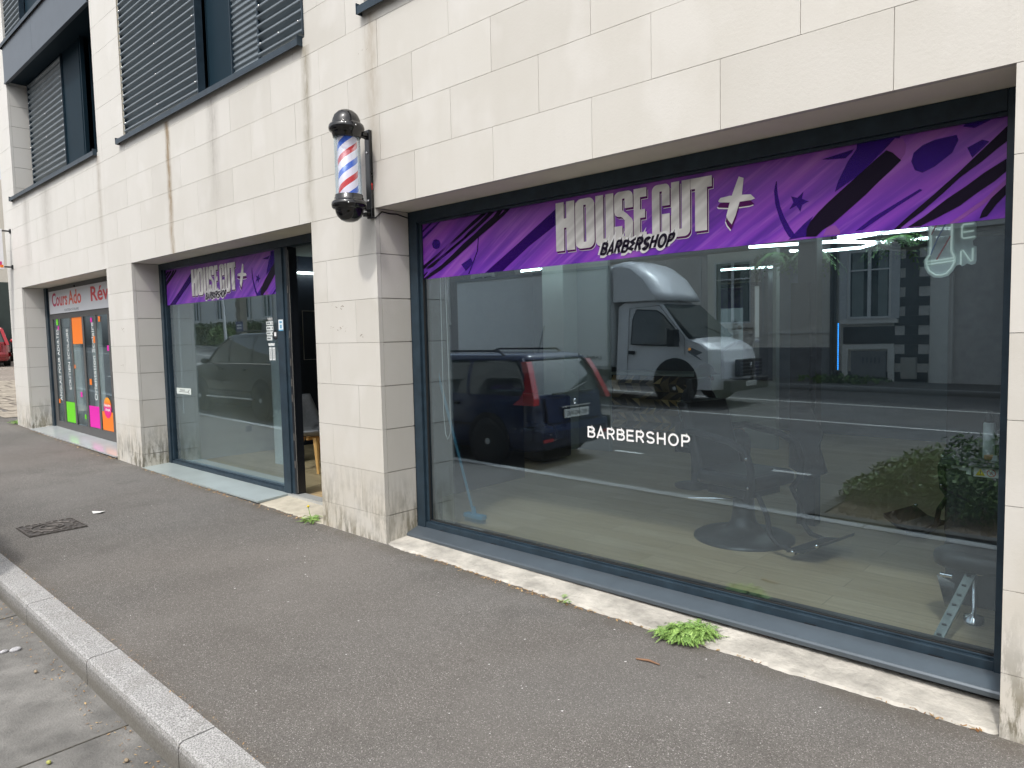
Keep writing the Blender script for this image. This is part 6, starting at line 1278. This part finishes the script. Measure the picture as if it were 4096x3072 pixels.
for sg in (-1, 1):
    for k_ in range(5):
        a = sg*(-.035+k_*.0175); L = (.06, .075, .08, .072, .055)[k_]
        if k_ == 0: fs_ = [(sg*.12, .385, .58, .011), (sg*.10, .41, .572, .010), (sg*.09, .435, .565, .008)]
        else: fs_ = [(sg*.14+a, .40, .575, .010), (sg*.14+a, .40+L*.5, .572, .009), (sg*.14+a, .40+L*.85, .555, .008), (sg*.14+a, .40+L, .54, .007)]
        skin_mesh('finger', [fs_], SKIN, bd, 1)
skin_mesh('shirt', [[(0, 0, .48, .165), (0, .01, .60, .155), (0, .03, .75, .17), (0, .05, .88, .178), (0, .065, .94, .09)]]+[[(0, .05, .88, .178), (s*.15, .05, .90, .082), (s*.215, .05, .85, .075), (s*.245, .085, .72, .07)] for s in (-1, 1)], TSH, pr)
skin_mesh('trousers', [[(0, 0, .46, .155), (s*.09, .03, .47, .122), (s*.14, .40, .50, .095), (s*.15, .47, .47, .082), (s*.15, .45, .25, .07), (s*.15, .44, .10, .062)] for s in (-1, 1)], TRO, pr)
for s in (-1, 1): skin_mesh('shoe', [[(s*.15, .42, .04, .048), (s*.15, .52, .038, .045), (s*.155, .66, .03, .035)]], BLACK, pr)
m = MB(); m.ball((0, .12, 1.12), (.088, .105, .098), 20, z0=-.1); m.loft([[(-.07, .20, 1.115), (.07, .20, 1.115), (.07, .20, 1.125), (-.07, .20, 1.125)], [(-.045, .29, 1.10), (.045, .29, 1.10), (.045, .29, 1.108), (-.045, .29, 1.108)]]); obj('cap', m, pmat('cap_black', (.010, .011, .014), .9, var=.2), pr, local=True)
m = MB(); m.ball((0, .095, 1.085), (.084, .085, .07), 16); obj('hair', m, pmat('hair_dark', (.015, .011, .009), .8, var=.2), pr, local=True)
m = MB(); m.ball((0, .205, 1.065), (.014, .022, .018), 8); m.ball((-.03, .19, 1.085), (.011, .01, .009), 8); m.ball((.03, .19, 1.085), (.011, .01, .009), 8); m.ball((0, .195, 1.03), (.022, .01, .006), 8); m.ball((-.083, .115, 1.07), (.010, .018, .028), 8); m.ball((.083, .115, 1.07), (.010, .018, .028), 8); obj('face_features', m, SKIN, pr, local=True)
m = MB(); LG = [(-.075, 0), (-.07, .035), (-.04, .062), (0, .07), (.04, .062), (.07, .035), (.075, 0), (.05, -.06), (0, -.14), (-.05, -.06)]
for k_ in range(len(LG)):
    a, b = LG[k_], LG[(k_+1) % len(LG)]; m.tube([(a[0]+.03, -.16, .80+a[1]), (b[0]+.03, -.16, .80+b[1])], .0022, 4)
join(m, text_mb('HOUSE CUT', .030, -.025, .822, -.161, w=.11)); m.ball((.03, -.158, .785), (.026, .004, .020), 10)
for q_ in range(4): m.box(-.0+q_*.005, .06-q_*.005, -.162, -.158, .755-q_*.012, .759-q_*.012)
obj('back_logo', m, pmat('logo_grey', (.5, .55, .53), .7, var=0), pr, local=True)
m = MB(); m.lathe([(.19, .0), (.19, .02), (.03, .04), (.03, .34), (.17, .36), (.17, .42), (.15, .43)], (.97, 3.05, .064), n=24); tag(obj('work_stool', m, LEATH), 'round black stool the seated person sits on', 'stool')
